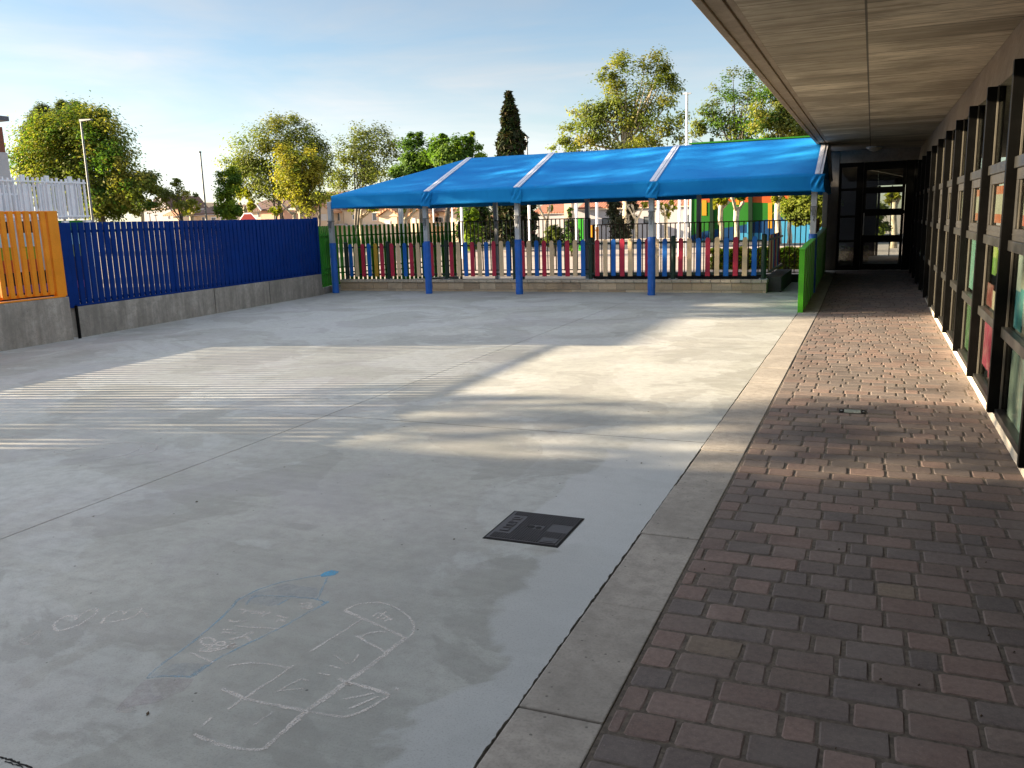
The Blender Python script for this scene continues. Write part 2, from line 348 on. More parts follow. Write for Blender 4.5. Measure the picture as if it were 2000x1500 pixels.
def copy_tree(o, parent=None):
    c = o.copy(); COL.objects.link(c)
    if parent: c.parent = parent; c.matrix_parent_inverse = o.matrix_parent_inverse
    for ch in list(o.children): copy_tree(ch, c)
    return c
def rnd(a, b): return random.uniform(a, b)

def zr(y): return 0.0 if y < 14.4 else min(0.2, (y - 14.4) / 7.0 * 0.2)      # the walk climbs gently to the door

# ================================================================== SETTING: ground sheets
mb = MB()
for i in range(40):
    pass
def ground_h(y): return -0.03 if y < 60 else max(-4.0, -0.03 - (y - 60) * 0.06)
ys = [-60, -20, 0, 20, 40, 60, 90, 130, 400, 1500]
for a, b2 in zip(ys[:-1], ys[1:]):
    mb.face([(-1500, a, ground_h(a)), (1500, a, ground_h(a)), (1500, b2, ground_h(b2)), (-1500, b2, ground_h(b2))])
struct(mb.build("ground", "ground"))
mb = MB(); mb.box(-60, 42, -0.03, 40, 50, -0.018); mb.box(-24, 20, -0.03, -18.5, 42, -0.018)
struct(mb.build("road", "asphalt"))
mb = MB(); mb.box(-18.4, 23.2, -0.03, 40, 41.9, 0.0)
struct(mb.build("pavement", "pavement"))

# courtyard slab cut by two saw joints, with a crumbled edge along the kerb
JX, JY = -4.215, 5.94
def kedge(y): return -1.0218 + 0.001 * math.sin(y * 3.1) + rnd(-0.005, 0.0022)
mb = MB()
def slab(x0, x1, y0, y1, wob):
    n = max(1, int((y1 - y0) / 0.018)) if wob else 1
    P = [(x0, y0), ] + ([(kedge(y0 + (y1 - y0) * i / n), y0 + (y1 - y0) * i / n) for i in range(n + 1)] if wob else [(x1, y0), (x1, y1)]) + [(x0, y1)]
    if wob:
        R = P[1:-1]
        for a, b2 in zip(R[:-1], R[1:]):
            mb.face([(x0, a[1], 0), (a[0], a[1], 0), (b2[0], b2[1], 0), (x0, b2[1], 0)])
            mb.face([(a[0], a[1], 0), (a[0] + 0.004, a[1], -0.04), (b2[0] + 0.004, b2[1], -0.04), (b2[0], b2[1], 0)])
    else:
        mb.face([(x0, y0, 0), (x1, y0, 0), (x1, y1, 0), (x0, y1, 0)])
        for a, b2 in (((x0, y0), (x1, y0)), ((x1, y0), (x1, y1)), ((x1, y1), (x0, y1)), ((x0, y1), (x0, y0))):
            mb.face([(a[0], a[1], -0.04), (b2[0], b2[1], -0.04), (b2[0], b2[1], 0), (a[0], a[1], 0)])
g = 0.0035
slab(-12.2, JX - g, -8, JY - g, False); slab(-12.2, JX - g, JY + g, 21.4, False)
slab(JX + g, -1.03, -8, JY - g, True); slab(JX + g, -1.03, JY + g, 17.8, True); slab(JX + g, -1.06, 17.8, 21.4, False)
struct(mb.build("courtyard", "court"))
mb = MB(); mb.box(-12.2, -8, -0.06, -1.0, 21.4, -0.012); struct(mb.build("courtyard_base", "bed"))

# kerb stones
mb = MB(); y = -3.485
while y < 21.3:
    y1 = min(y + 0.84, 21.35); dz = rnd(-0.002, 0.002)
    za, zb = zr(y) + dz, zr(y1) + dz
    x0, x1 = -1.018 + rnd(-0.003, 0.003), -0.722
    mb.hexa([(x0, y + 0.0025, -0.2), (x1, y + 0.0025, -0.2), (x1, y1 - 0.0025, -0.2), (x0, y1 - 0.0025, -0.2), (x0, y + 0.0025, za), (x1, y + 0.0025, za), (x1, y1 - 0.0025, zb), (x0, y1 - 0.0025, zb)])
    y = y1
struct(mb.build("kerb_strip", "kerb", bevel=0.006))

# tumbled pavers
mb = MB()
PAL = [(0.082, 0.072, 0.068), (0.098, 0.082, 0.075), (0.135, 0.094, 0.080), (0.150, 0.103, 0.086), (0.118, 0.090, 0.078), (0.128, 0.100, 0.085), (0.090, 0.077, 0.071)]
y = -2.2; DRAIN = (-0.175, 0.03, 7.16, 7.31)
row = 0
while y < 21.25:
    h = 0.147; x = -0.712 - rnd(0, 0.12)
    while x < 0.93:
        L = random.choice([0.214, 0.214, 0.214, 0.214, 0.16, 0.16, 0.11]); xa, xb = max(x, -0.712), min(x + L, 0.935)
        x += L
        if xb - xa < 0.03: continue
        gp = 0.0022 + rnd(0, 0.0026)
        a0, a1, b0, b1 = xa + gp, xb - gp, y + gp + rnd(-0.002, 0.002), y + h - gp + rnd(-0.002, 0.002)
        if a1 > DRAIN[0] - 0.005 and a0 < DRAIN[1] + 0.005 and b1 > DRAIN[2] - 0.003 and b0 < DRAIN[3] + 0.003:
            if (b0 + b1) / 2 > DRAIN[2] and (b0 + b1) / 2 < DRAIN[3]:
                if a0 < DRAIN[0] - 0.03: a1 = min(a1, DRAIN[0] - 0.006)
                elif a1 > DRAIN[1] + 0.03: a0 = max(a0, DRAIN[1] + 0.006)
                else: continue
            elif b0 < DRAIN[2]: b1 = min(b1, DRAIN[2] - 0.005)
            else: b0 = max(b0, DRAIN[3] + 0.005)
        if a1 - a0 < 0.02 or b1 - b0 < 0.02: continue
        z = zr((b0 + b1) / 2) + rnd(-0.0014, 0.0012); tx, ty = rnd(-0.007, 0.007), rnd(-0.007, 0.007)
        k = random.choice(PAL); vv = rnd(1.38, 1.7); col = tuple((q * 0.68 + w_ * 0.32) * vv for q, w_ in zip(k, (0.112, 0.087, 0.076)))
        if random.random() < 0.012: col = (0.21, 0.165, 0.125)
        cx, cy = (a0 + a1) / 2, (b0 + b1) / 2
        def ring(ins, cut, dz):
            A0, A1, B0, B1 = a0 + ins, a1 - ins, b0 + ins, b1 - ins; q = []
            for (px, py) in ((A0 + cut, B0), (A1 - cut, B0), (A1, B0 + cut), (A1, B1 - cut), (A1 - cut, B1), (A0 + cut, B1), (A0, B1 - cut), (A0, B0 + cut)):
                q.append((px + rnd(-0.0026, 0.0026), py + rnd(-0.0026, 0.0026), z + dz + (px - cx) * tx + (py - cy) * ty))
            return q
        n = len(mb.v); mb.v += ring(0.009, 0.009, 0) + ring(0.004, 0.008, -0.0028) + ring(0.0005, 0.009, -0.009) + ring(0, 0.008, -0.035)
        mb.f.append(tuple(n + i for i in range(8))); mb.c.append(col)
        for lv in range(3):
            for i in range(8):
                j = (i + 1) % 8; mb.f.append((n + lv * 8 + 8 + i, n + lv * 8 + 8 + j, n + lv * 8 + j, n + lv * 8 + i)); mb.c.append(col)
    y += h; row += 1
o = struct(mb.build("paved_walk", "paver"))
mb = MB()
for a, b2 in ((-3, 14.4), (14.4, 21.4)):
    mb.face([(-0.72, a, zr(a) - 0.0036), (0.95, a, zr(a) - 0.0036), (0.95, b2, zr(b2) - 0.0036), (-0.72, b2, zr(b2) - 0.0036)])
struct(mb.build("paving_bed", "bed"))
mb = MB(); mb.box(-1.03, 21.35, -0.1, 1.0, 23.5, 0.2); struct(mb.build("door_landing", "kerb", bevel=0.008))

# ================================================================== SCHOOL BUILDING (right)
SB = thing("school_building", (1.0, 9, 0), "low school block with concrete ceiling slab, black mullions and dark glass door", "school building")
mb = MB()
mb.box(-0.86, -3, 2.9, 1.02, 21.5, 3.3)
mb.build("soffit", "boards", SB)
mb = MB(); mb.box(-1.035, -3, 2.903, -0.93, 24, 3.302); mb.box(-0.93, -3, 2.925, -0.905, 24, 3.302); mb.box(-0.905, -3, 2.9, -0.86, 24, 3.3); mb.box(-1.09, -3, 2.885, -1.035, 24, 3.36)
mb.build("canopy_edge", "beam", SB, bevel=0.004)
mb = MB(); mb.box(-0.86, 21.5, 2.9, 7.5, 28.2, 3.299); mb.box(1.02, -3, 2.9, 7.5, 21.5, 3.298); mb.build("roof_slab", "beam", SB)
mb = MB(); mb.hexa([(0.88, -3, 2.52), (1.1, -3, 2.52), (1.1, 21.5, 2.52), (0.88, 21.5, 2.52), (0.93, -3, 2.9), (1.1, -3, 2.9), (1.1, 21.5, 2.9), (0.93, 21.5, 2.9)])
mb.build("wall_beam", "beam", SB, bevel=0.006)
mb = MB(); mb.box(0.905, -3, -0.1, 1.15, 21.45, 0.164); mb.build("plinth", "plinth", SB, bevel=0.004)
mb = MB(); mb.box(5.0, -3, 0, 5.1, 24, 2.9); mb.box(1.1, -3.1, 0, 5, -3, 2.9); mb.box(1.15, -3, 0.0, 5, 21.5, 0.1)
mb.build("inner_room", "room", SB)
MULL = [5.19 - 1.41 * 2, 5.19 - 1.41] + [5.19 + 1.402 * k for k in range(12)]
for i, ym in enumerate(MULL):
    mb = MB(); mb.box(0.80, ym, 0.185, 0.93, ym + 0.055, 2.515); mb.build("mullion", "black", SB, bevel=0.003)
LED = [(0.215, 0.05), (0.785, 0.07), (1.365, 0.07), (1.905, 0.075)]
LEV = [(0.20, 0.715), (0.785, 1.295), (1.365, 1.83), (1.905, 2.52)]
MY = sorted(MULL) + [21.5]
for i in range(len(MY) - 1):
    a, b2 = MY[i] + 0.055, min(MY[i + 1], 21.45)
    if b2 - a < 0.2: continue
    for zt, hh in LED:
        mb = MB(); mb.box(0.845, a + 0.001, zt - hh, 0.904, b2 - 0.001, zt); mb.build("ledge", "ledge", SB, bevel=0.004)
    fr = MB()
    for z0, z1 in LEV:
        fr.box(0.870, b2 - 0.016, z0, 0.882, b2 - 0.001, z1)
    fr.build("glazing_bead", "bead", SB)
    for k, (z0, z1) in enumerate(LEV):
        if k == 2:
            w = MB(); t = 0.075
            w.box(0.862, a + 0.03, z0, 0.915, b2 - 0.03, z0 + t); w.box(0.862, a + 0.03, z1 - t, 0.915, b2 - 0.03, z1)
            w.box(0.862, a + 0.03, z0 + t, 0.915, a + 0.03 + t, z1 - t); w.box(0.862, b2 - 0.03 - t, z0 + t, 0.915, b2 - 0.03, z1 - t)
            w.box(0.856, a + 0.05, z0 + 0.035, 0.8615, b2 - 0.05, z0 + 0.043)
            wf = w.build("window", "frame", SB, bevel=0.004)
            p = MB(); p.box(0.886, a + 0.03 + t, z0 + t, 0.891, b2 - 0.03 - t, z1 - t); p.build("pane", "glass", wf)
            mb2 = MB(); mb2.box(0.876, b2 - 0.042 - t, z0 + t, 0.884, b2 - 0.031 - t, z1 - t); mb2.build("bead", "bead", wf)
        else:
            p = MB(); p.box(0.885, a + 0.002, z0 + 0.001, 0.890, b2 - 0.002, z1 - 0.001); p.build("pane", "glass", SB)
mb = MB(); mb.box(-1.06, 21.5, 0.2, -0.735, 21.85, 2.9); mb.build("column", "column", SB, bevel=0.012)
# entrance wall
YD = 21.55
mb = MB(); mb.box(-0.735, YD - 0.03, 2.63, 0.93, YD + 0.2, 2.899); mb.build("door_lintel", "beam", SB)
ED = MB()
def frame_rects(m, x0, x1, z0, z1, holes, y0, y1):
    xs = sorted({x0, x1, *[h[0] for h in holes], *[h[1] for h in holes]}); zs = sorted({z0, z1, *[h[2] for h in holes], *[h[3] for h in holes]})
    for i in range(len(xs) - 1):
        for j in range(len(zs) - 1):
            cx, cz = (xs[i] + xs[i + 1]) / 2, (zs[j] + zs[j + 1]) / 2
            if any(h[0] < cx < h[1] and h[2] < cz < h[3] for h in holes): continue
            m.box(xs[i], y0, zs[j], xs[i + 1], y1, zs[j + 1])
SL = [(-0.68, -0.36, 2.06, 2.53), (-0.68, -0.36, 1.45, 2.0), (-0.68, -0.36, 0.89, 1.40), (-0.68, -0.36, 0.30, 0.84)]
DL = [(-0.15, 0.60, 2.07, 2.45), (-0.15, 0.60, 1.58, 1.93), (-0.15, 0.60, 0.99, 1.43), (-0.15, 0.60, 0.34, 0.83)]
frame_rects(ED, -0.735, -0.22, 0.2, 2.63, SL, YD, YD + 0.07); sl = ED.build("sidelight", "black", SB)
ED = MB(); frame_rects(ED, -0.215, 0.66, 0.21, 2.62, DL, YD + 0.002, YD + 0.062); dr = ED.build("entrance_door", "black", SB)
ED = MB(); ED.box(0.665, YD, 0.2, 0.95, YD + 0.07, 2.63); ED.build("door_jamb", "black", SB)
for h, par in [(q, sl) for q in SL] + [(q, dr) for q in DL]:
    p = MB(); p.box(h[0], YD + 0.03, h[2], h[1], YD + 0.036, h[3]); p.build("pane", "dglass", par)
mb = MB(); mb.tube([(-0.17, YD - 0.045, 1.0), (-0.17, YD - 0.045, 1.5)], 0.014, 8); mb.box(-0.177, YD - 0.045, 1.04, -0.163, YD + 0.01, 1.055); mb.box(-0.177, YD - 0.045, 1.45, -0.163, YD + 0.01, 1.465)
mb.build("handle", "steel", dr)
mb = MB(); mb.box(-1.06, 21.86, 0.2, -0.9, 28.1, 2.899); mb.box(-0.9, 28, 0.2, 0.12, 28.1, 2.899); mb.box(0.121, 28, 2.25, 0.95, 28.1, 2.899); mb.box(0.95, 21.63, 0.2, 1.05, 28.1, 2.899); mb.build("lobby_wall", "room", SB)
mb = MB(); mb.box(-1.03, 23.52, 0.0, 0.96, 28.6, 0.199); mb.build("lobby_floor", "kerb", SB)
mb = MB(); mb.box(0.125, 28.02, 0.2, 0.20, 28.08, 2.245); mb.box(0.87, 28.02, 0.2, 0.945, 28.08, 2.245); mb.box(0.201, 28.02, 0.62, 0.869, 28.08, 0.70); mb.box(0.201, 28.02, 1.42, 0.869, 28.08, 1.52); mb.box(0.50, 28.025, 0.2, 0.53, 28.075, 2.24); mb.build("garden_door", "black", SB)
# ceiling lamp
LP = thing("ceiling_lamp", (-0.02, 20.6, 2.9), "round opal dome lamp fixed under the concrete ceiling before the glass door", "lamp")
mb = MB(); mb.tube([(-0.02, 20.6, 2.9), (-0.02, 20.6, 2.875)], 0.17, 24); mb.build("base_ring", "alu", LP)
mb = MB(); mb.tube([(-0.02, 20.6, 2.876), (-0.02, 20.6, 2.85), (-0.02, 20.6, 2.82), (-0.02, 20.6, 2.80)], [0.155, 0.14, 0.09, 0.02], 24); mb.build("dome", "lampw", LP, smooth=True)

# things behind the glass: paintings and posters
def sheet(name, label, cat, y0, y1, z0, z1, bands, x=0.90, group=None):
    mbb = MB()
    for (u0, u1, v0, v1, c) in bands:
        mbb.box(x, y0 + (y1 - y0) * u0, z0 + (z1 - z0) * v0, x + 0.004, y0 + (y1 - y0) * u1, z0 + (z1 - z0) * v1, tuple(q_ * 0.36 for q_ in c))
    o = mbb.build(name, MT['sheet'], loc=(x, (y0 + y1) / 2, z0)); tag(o, label, cat, group); return o
MT['sheet'] = mat_attr("painted_paper", 0.9, 0.1, 18, 0.1, 0.1, 9.0)
WB = lambda i: (5.19 + 1.402 * i + 0.06, 5.19 + 1.402 * (i + 1))
TEAL, BEI, WHI, RED_, GRN = (0.10, 0.42, 0.45), (0.55, 0.52, 0.44), (0.62, 0.66, 0.62), (0.50, 0.085, 0.05), (0.10, 0.30, 0.12)
a, b2 = WB(0)
sheet("child_painting", "large pale painting with turquoise stripe in the nearest window, upper of its two sheets", "painting", a + 0.08, b2 - 0.05, 0.80, 1.29, [(0, .5, 0, 1, BEI), (.5, .68, .1, 1, WHI), (.68, .8, 0, .55, TEAL), (.68, .8, .55, 1, BEI), (.8, .95, 0, .5, (0.05, 0.3, 0.4)), (.8, .95, .5, 1, WHI)])
sheet("child_painting", "pale green and white painting at the bottom of the nearest window", "painting", a + 0.1, b2 - 0.15, 0.21, 0.70, [(0, .3, 0, 1, (0.55, 0.5, 0.45)), (.3, .6, 0, 1, (0.30, 0.42, 0.40)), (.6, 1, 0, 1, (0.42, 0.5, 0.44))])
a, b2 = WB(1)
sheet("child_painting", "yellow green scribble painting on black paper behind the second window", "painting", a + 0.35, b2 - 0.03, 1.06, 1.28, [(0, .3, 0, 1, (0.02, 0.02, 0.02)), (.3, .55, .1, .9, (0.32, 0.42, 0.06)), (.55, .8, 0, .6, (0.14, 0.3, 0.03)), (.55, .8, .6, 1, (0.4, 0.46, 0.12))])
sheet("child_painting", "small red figure painting standing on the ledge behind the second window", "painting", a + 0.3, b2 - 0.03, 0.80, 0.98, [(0, .4, 0, 1, (0.3, 0.04, 0.03)), (.4, .65, 0, .8, (0.5, 0.4, 0.3)), (.65, 1, 0, 1, (0.2, 0.02, 0.02))])
sheet("child_painting", "magenta paper sheet low behind the second window", "painting", a + 0.3, b2 - 0.04, 0.27, 0.66, [(0, .6, 0, 1, (0.33, 0.02, 0.07)), (.6, 1, .1, 1, (0.42, 0.035, 0.10))])
a, b2 = WB(2)
sheet("child_painting", "teal green painting behind the third window, above the ledge", "painting", a + 0.1, b2 - 0.02, 0.82, 1.28, [(0, .5, 0, 1, (0.08, 0.26, 0.18)), (.5, 1, 0, 1, (0.16, 0.36, 0.30))])
sheet("child_painting", "dark green painting low behind the third window", "painting", a + 0.1, b2 - 0.02, 0.24, 0.68, [(0, 1, 0, 1, (0.05, 0.14, 0.045))])
for i, w in enumerate(("nearest", "second", "third", "fourth", "fifth")):
    a, b2 = WB(i)
    col = (RED_, (0.50, 0.13, 0.06), (0.48, 0.15, 0.08), (0.36, 0.28, 0.2), (0.36, 0.30, 0.22))[i]
    nm = ("red and white", "red and cream", "orange red and cream", "beige", "faded beige")[i]
    o = sheet("window_poster", f"{nm} striped sheet inside the {w} opening window", "poster", a + 0.13, b2 - 0.13, 1.46, 1.74, [(0, 1, 0, .24, col), (0, .35, .24, .78, (0.42, 0.40, 0.33)), (.35, .6, .24, .78, (0.50, 0.48, 0.40)), (.6, 1, .24, .78, (0.40, 0.37, 0.30)), (0, 1, .78, 1, col)], group="striped sheets in the opening windows")

# ================================================================== LEFT BOUNDARY
WA = [(-11.06, -4.0), (-11.06, 9.30)]; WBk = [(-11.13, 9.49), (-11.655, 16.62)]
mb = MB(); mb.wall(WA[0], WA[1], -0.06, 0.645, 0.22)
tag(mb.build("concrete_wall", "wall", loc=(-11.2, 6, 0), bevel=0.012), "taller rough concrete base wall under the orange slat fence", "wall")
mb = MB(); seg = [0, 0.44, 0.475, 0.70, 0.703, 1.0]
A, B = Vector(WBk[0]), Vector(WBk[1])
for t0, t1 in ((0, 0.455), (0.458, 0.705), (0.708, 1.0)):
    p, q = A.lerp(B, t0), A.lerp(B, t1); mb.wall(p, q, -0.06, 0.47, 0.2, z1b=0.475)
tag(mb.build("concrete_wall", "wall2", loc=(-11.4, 13, 0), bevel=0.008), "lower stained concrete base wall under the blue slat fence", "wall")
mb = MB(); mb.tube([(-11.06, 9.40, -0.02), (-11.06, 9.40, 0.50)], 0.024, 10)
tag(mb.build("drain_pipe", "black", loc=(-11.06, 9.4, 0)), "thin black upright pipe in the gap between the two concrete base walls", "pipe")

OF = thing("orange_slat_fence", (-11.1, 6, 0.645), "orange metal slat fence standing on the concrete wall at far left", "fence")
mb = MB(); y = 9.30 - 0.078 - 0.15; ylist = []
y = 9.30 - 0.15
mb.box(-11.16, 9.13, 0.66, -11.085, 9.30, 1.905)
while y > -4:
    y -= 0.127
    mb.box(-11.14, y, 0.70, -11.095, y + 0.072, 1.905)
mb.build("slat_panel", "orange", OF, bevel=0.004)
mb = MB(); mb.box(-11.20, -4, 0.648, -11.062, 9.25, 0.665); mb.box(-11.16, -4, 0.690, -11.135, 9.13, 0.73); mb.build("base_rail", "orange", OF)
mb = MB(); mb.box(-11.185, -4, 1.865, -11.153, 9.13, 1.90); mb.build("rail", "orange", OF)

BF = thing("blue_slat_fence", (-11.4, 13, 0.475), "navy blue slat fence along the left side of the yard", "fence")
u = (B - A).normalized(); nrm = Vector((-u.y, u.x)); Lf = (B - A).length
mb = MB(); s = 0.01; k = 0
def fpt(s, off): p = A + u * s + nrm * off; return p
while s < Lf - 0.12:
    p = fpt(s, 0.05); q = fpt(s + 0.091, 0.05); jj = rnd(-0.004, 0.004)
    mb.wall(p, q, 0.50, 1.735 + jj * 0.5, 0.03 + 0.0)
    s += 0.1272
mb.build("slat_panel", "blue", BF, bevel=0.003)
mb = MB(); mb.wall(fpt(0, 0.083), fpt(Lf, 0.083), 0.52, 0.56, 0.03); mb.wall(fpt(0, 0.083), fpt(Lf, 0.083), 1.58, 1.62, 0.03); mb.build("rail", "blue", BF)
mb = MB(); mb.wall(fpt(0, 0.012), fpt(Lf - 0.05, 0.012), 0.477, 0.50, 0.11); mb.build("base_rail", "blue", BF)
for s in (-0.09, Lf * 0.333, Lf * 0.667, Lf - 0.07):
    p = fpt(s, 0.115); q = fpt(s + 0.07, 0.115); mb = MB(); mb.wall(p, q, 0.477, 1.72, 0.06); mb.build("post", "blue", BF)
mb = MB(); mb.wall(fpt(-0.12, 0.03), fpt(-0.01, 0.03), 0.46, 1.735, 0.12); mb.build("end_post", "blue", BF, bevel=0.004)
mb = MB(); mb.wall(fpt(Lf - 0.02, 0.03), fpt(Lf + 0.05, 0.03), 0.40, 1.76, 0.09); mb.build("end_post", "blue", BF, bevel=0.004)

# ================================================================== GREEN SLAT FENCE + RAILINGS round the far end
GF = thing("green_slat_fence", (-11.6, 17.5, 0), "green wavy slat fence between the blue fence and the shade canopy", "fence")
GP = [Vector((-11.70, 16.72)), Vector((-11.92, 17.6)), Vector((-10.05, 20.5))]
mb = MB(); m2 = MB()
def along(P, s):
    for a, b2 in zip(P[:-1], P[1:]):
        L = (b2 - a).length
        if s <= L: return a + (b2 - a) * (s / L), (b2 - a).normalized()
        s -= L
    return P[-1], (P[-1] - P[-2]).normalized()
Lg = sum((b2 - a).length for a, b2 in zip(GP[:-1], GP[1:])); s = 0.02; k = 0
while s < Lg - 0.08:
    p, uu = along(GP, s); n2 = Vector((-uu.y, uu.x)); w = 0.078
    zs = [0.16, 0.45, 0.7, 1.0, 1.18 + 0.05 * math.sin(k * 1.7), 1.28, 1.56]; ws = [1, 1, 1, 1.12, 1.25, 0.85, 0.75]
    for i in range(6):
        a0, a1 = p - uu * (w / 2 * ws[i]), p + uu * (w / 2 * ws[i]); b0, b1 = p - uu * (w / 2 * ws[i + 1]), p + uu * (w / 2 * ws[i + 1]); t = n2 * 0.02
        mb.hexa([(a0.x, a0.y, zs[i]), (a1.x, a1.y, zs[i]), (a1.x + t.x, a1.y + t.y, zs[i]), (a0.x + t.x, a0.y + t.y, zs[i]), (b0.x, b0.y, zs[i + 1]), (b1.x, b1.y, zs[i + 1]), (b1.x + t.x, b1.y + t.y, zs[i + 1]), (b0.x + t.x, b0.y + t.y, zs[i + 1])])
    s += 0.118; k += 1
mb.build("slat_panel", "slatgreen", GF)
mb = MB()
for a, b2 in zip(GP[:-1], GP[1:]):
    for z in (0.42, 0.55, 1.3): mb.wall(a, b2, z, z + 0.03, 0.05)
mb.build("rail", "slatgreen", GF)
mb = MB()
for a, b2 in zip(GP[:-1], GP[1:]): mb.wall(a - Vector((0.0, 0.0)), b2, -0.05, 0.15, 0.15)
mb.build("base_wall", "wall2", GF)

def railing(name, label, P0, P1, z0, z1, pitch, mat, rb=0.011, base=None):
    t = thing(name, ((P0.x + P1.x) / 2, (P0.y + P1.y) / 2, 0), label, "railing")
    mb = MB(); L = (P1 - P0).length; n = int(L / pitch); uu = (P1 - P0) / L
    for i in range(n + 1):
        p = P0 + uu * (i * pitch); mb.box(p.x - rb, p.y - rb, z0, p.x + rb, p.y + rb, z1 - 0.004)
    mb.build("bars", mat, t)
    for z in (z0 + 0.02, z1):
        mb = MB(); mb.wall(P0, P1, z - 0.012, z + 0.012, 0.03); mb.build("rail", mat, t)
    for q in (0.0, 0.5, 1.0):
        p = P0.lerp(P1, q); mb = MB(); mb.box(p.x - 0.025, p.y + 0.035, 0, p.x + 0.025, p.y + 0.085, z1); mb.build("post", mat, t)
    if base:
        mb = MB(); mb.wall(P0, P1, -0.05, z0 - 0.03, 0.2); mb.build("base_wall", base, t)
    return t
railing("bar_railing", "dark green bar railing behind the picket fence, left and taller section", Vector((-10.0, 20.5)), Vector((-6.45, 20.55)), 0.28, 1.56, 0.112, "bar")
railing("bar_railing", "rust brown bar railing behind the picket fence, right and lower section", Vector((-6.35, 20.55)), Vector((-1.1, 20.55)), 0.20, 1.39, 0.1135, "rust", base="darkwall")

# ================================================================== BLOCK WALL + PICKET FENCE
BW = thing("block_wall", (-6.7, 17.75, 0), "low beige block wall along the far end of the yard", "wall")
mb = MB(); mort = MB(); mort.box(-11.95, 17.70, -0.03, -1.90, 17.90, 0.205); mort.build("mortar", "mortar", BW)
for row, (z0, z1) in enumerate(((-0.03, 0.045), (0.052, 0.200))):
    x = -11.95 - 0.2 * row
    while x < -1.88:
        x0, x1 = max(x, -11.95), min(x + 0.392, -1.88); x += 0.4
        if x1 - x0 < 0.05: continue
        v = rnd(0.82, 1.15); c = random.choice([(0.54, 0.40, 0.25), (0.58, 0.45, 0.30), (0.48, 0.36, 0.235), (0.60, 0.48, 0.33)])
        mb.box(x0, 17.685 + rnd(0, 0.004), z0, x1, 17.91, z1, tuple(q * v for q in c))
mb.build("blocks", "block", BW, bevel=0.004)
mb = MB(); x = -11.97
while x < -1.86:
    x1 = min(x + 0.196, -1.86); v = rnd(0.9, 1.1)
    mb.box(x, 17.66, 0.206, x1 - 0.004, 17.94, 0.262 + rnd(-0.001, 0.001), (0.60 * v, 0.51 * v, 0.385 * v)); x += 0.2
mb.build("cap_stones", "block", BW, bevel=0.005)

PF = thing("picket_fence", (-6.7, 17.75, 0.262), "picket fence of red, cream, blue and yellow boards on the low block wall", "fence")
YP = 17.76
Z1 = "post 370 b 425 c 480 r 545 b 605 y 670 r 730 post 780 r 828 c 890 b 955 r 1018 c 1083 b 1150 r 1215 c 1285 post 1350 r 1408 c 1477 b 1547 r 1612 c 1683 b 1750 r 1822"
Z2 = "c 145 b 213 post 265 r 355 c 415 b 490 r 563 c 637 b 713 r 790 c 865 b 943 post 1010 r 1082 c 1160 b 1240 r 1325 c 1403 b 1490"
Z3 = "r 70 c 160 b 240 post 318 r 395 c 480 b 568 r 660 c 750 b 840 r 932 c 1022 b 1115 post 1205"
seen = []
for txt, off in ((Z1, 600), (Z2, 950), (Z3, 1250)):
    w = txt.split()
    for k, v in zip(w[::2], w[1::2]): seen.append((k, at(off + float(v) / 5, 507, YP).x))
CM = dict(r='red', c='cream', b='pblue', y='yellow')
def picket(x, y, z0, z1, w, dx=1, dy=0, t=0.02):
    m = MB(); n = 9
    prof = [(-w / 2, z0), (w / 2, z0)] + [(w / 2 * math.cos(a), z1 - w / 2 + w / 2 * math.sin(a)) for a in [PI * i / (n - 1) for i in range(n)]]
    if dx: m.prism([(x + p[0], p[1]) for p in prof], 'y', y, y + t)
    else: m.prism([(y + p[0], p[1]) for p in prof], 'x', x, x + t)
    return m
for k, x in seen:
    if k == 'post':
        m = MB(); m.tube([(x, YP + 0.07, 0.262), (x, YP + 0.07, 1.14), (x, YP + 0.07, 1.16)], [0.052, 0.052, 0.035], 14)
        po = m.build("post", "darkgreen", PF, smooth=False)
        m = MB(); m.box(x - 0.085, YP - 0.01, 0.2635, x + 0.085, YP + 0.15, 0.272)
        for sx in (-0.07, 0.07): m.tube([(x + sx, YP + 0.005, 0.272), (x + sx, YP + 0.005, 0.295)], 0.010, 6)
        m.build("base_plate", "alu", po)
    else:
        o = picket(x, YP, 0.335 + rnd(-0.006, 0.006), 1.115 + rnd(-0.006, 0.01), 0.098).build("picket", CM[k], PF, bevel=0.003)
        o["label"] = dict(r="red picket", c="cream picket", b="blue picket", y="yellow picket")[k]
for z in (0.385, 1.03):
    m = MB(); m.box(-11.7, YP + 0.025, z - 0.02, -1.95, YP + 0.06, z + 0.02); m.build("rail", "darkgreen", PF)
# side return of the picket fence on its own dark low wall
xr = -1.92
m = MB(); m.box(xr - 0.02, 17.95, -0.05, xr + 0.30, 20.4, 0.30); tag(m.build("concrete_wall", "darkwall", loc=(xr, 19, 0), bevel=0.01), "dark low wall at the right end of the beige block wall", "wall")
for i, cc in enumerate("crcbrcbr"):
    yy = 18.1 + i * 0.27
    o = picket(xr + 0.04, yy, 0.37, 1.14, 0.098, dx=0).build("picket", CM[cc], PF); o["label"] = dict(r="red picket", c="cream picket", b="blue picket")[cc]
for z in (0.42, 1.05):
    m = MB(); m.box(xr + 0.065, 17.85, z - 0.02, xr + 0.10, 20.3, z + 0.02); m.build("rail", "darkgreen", PF)

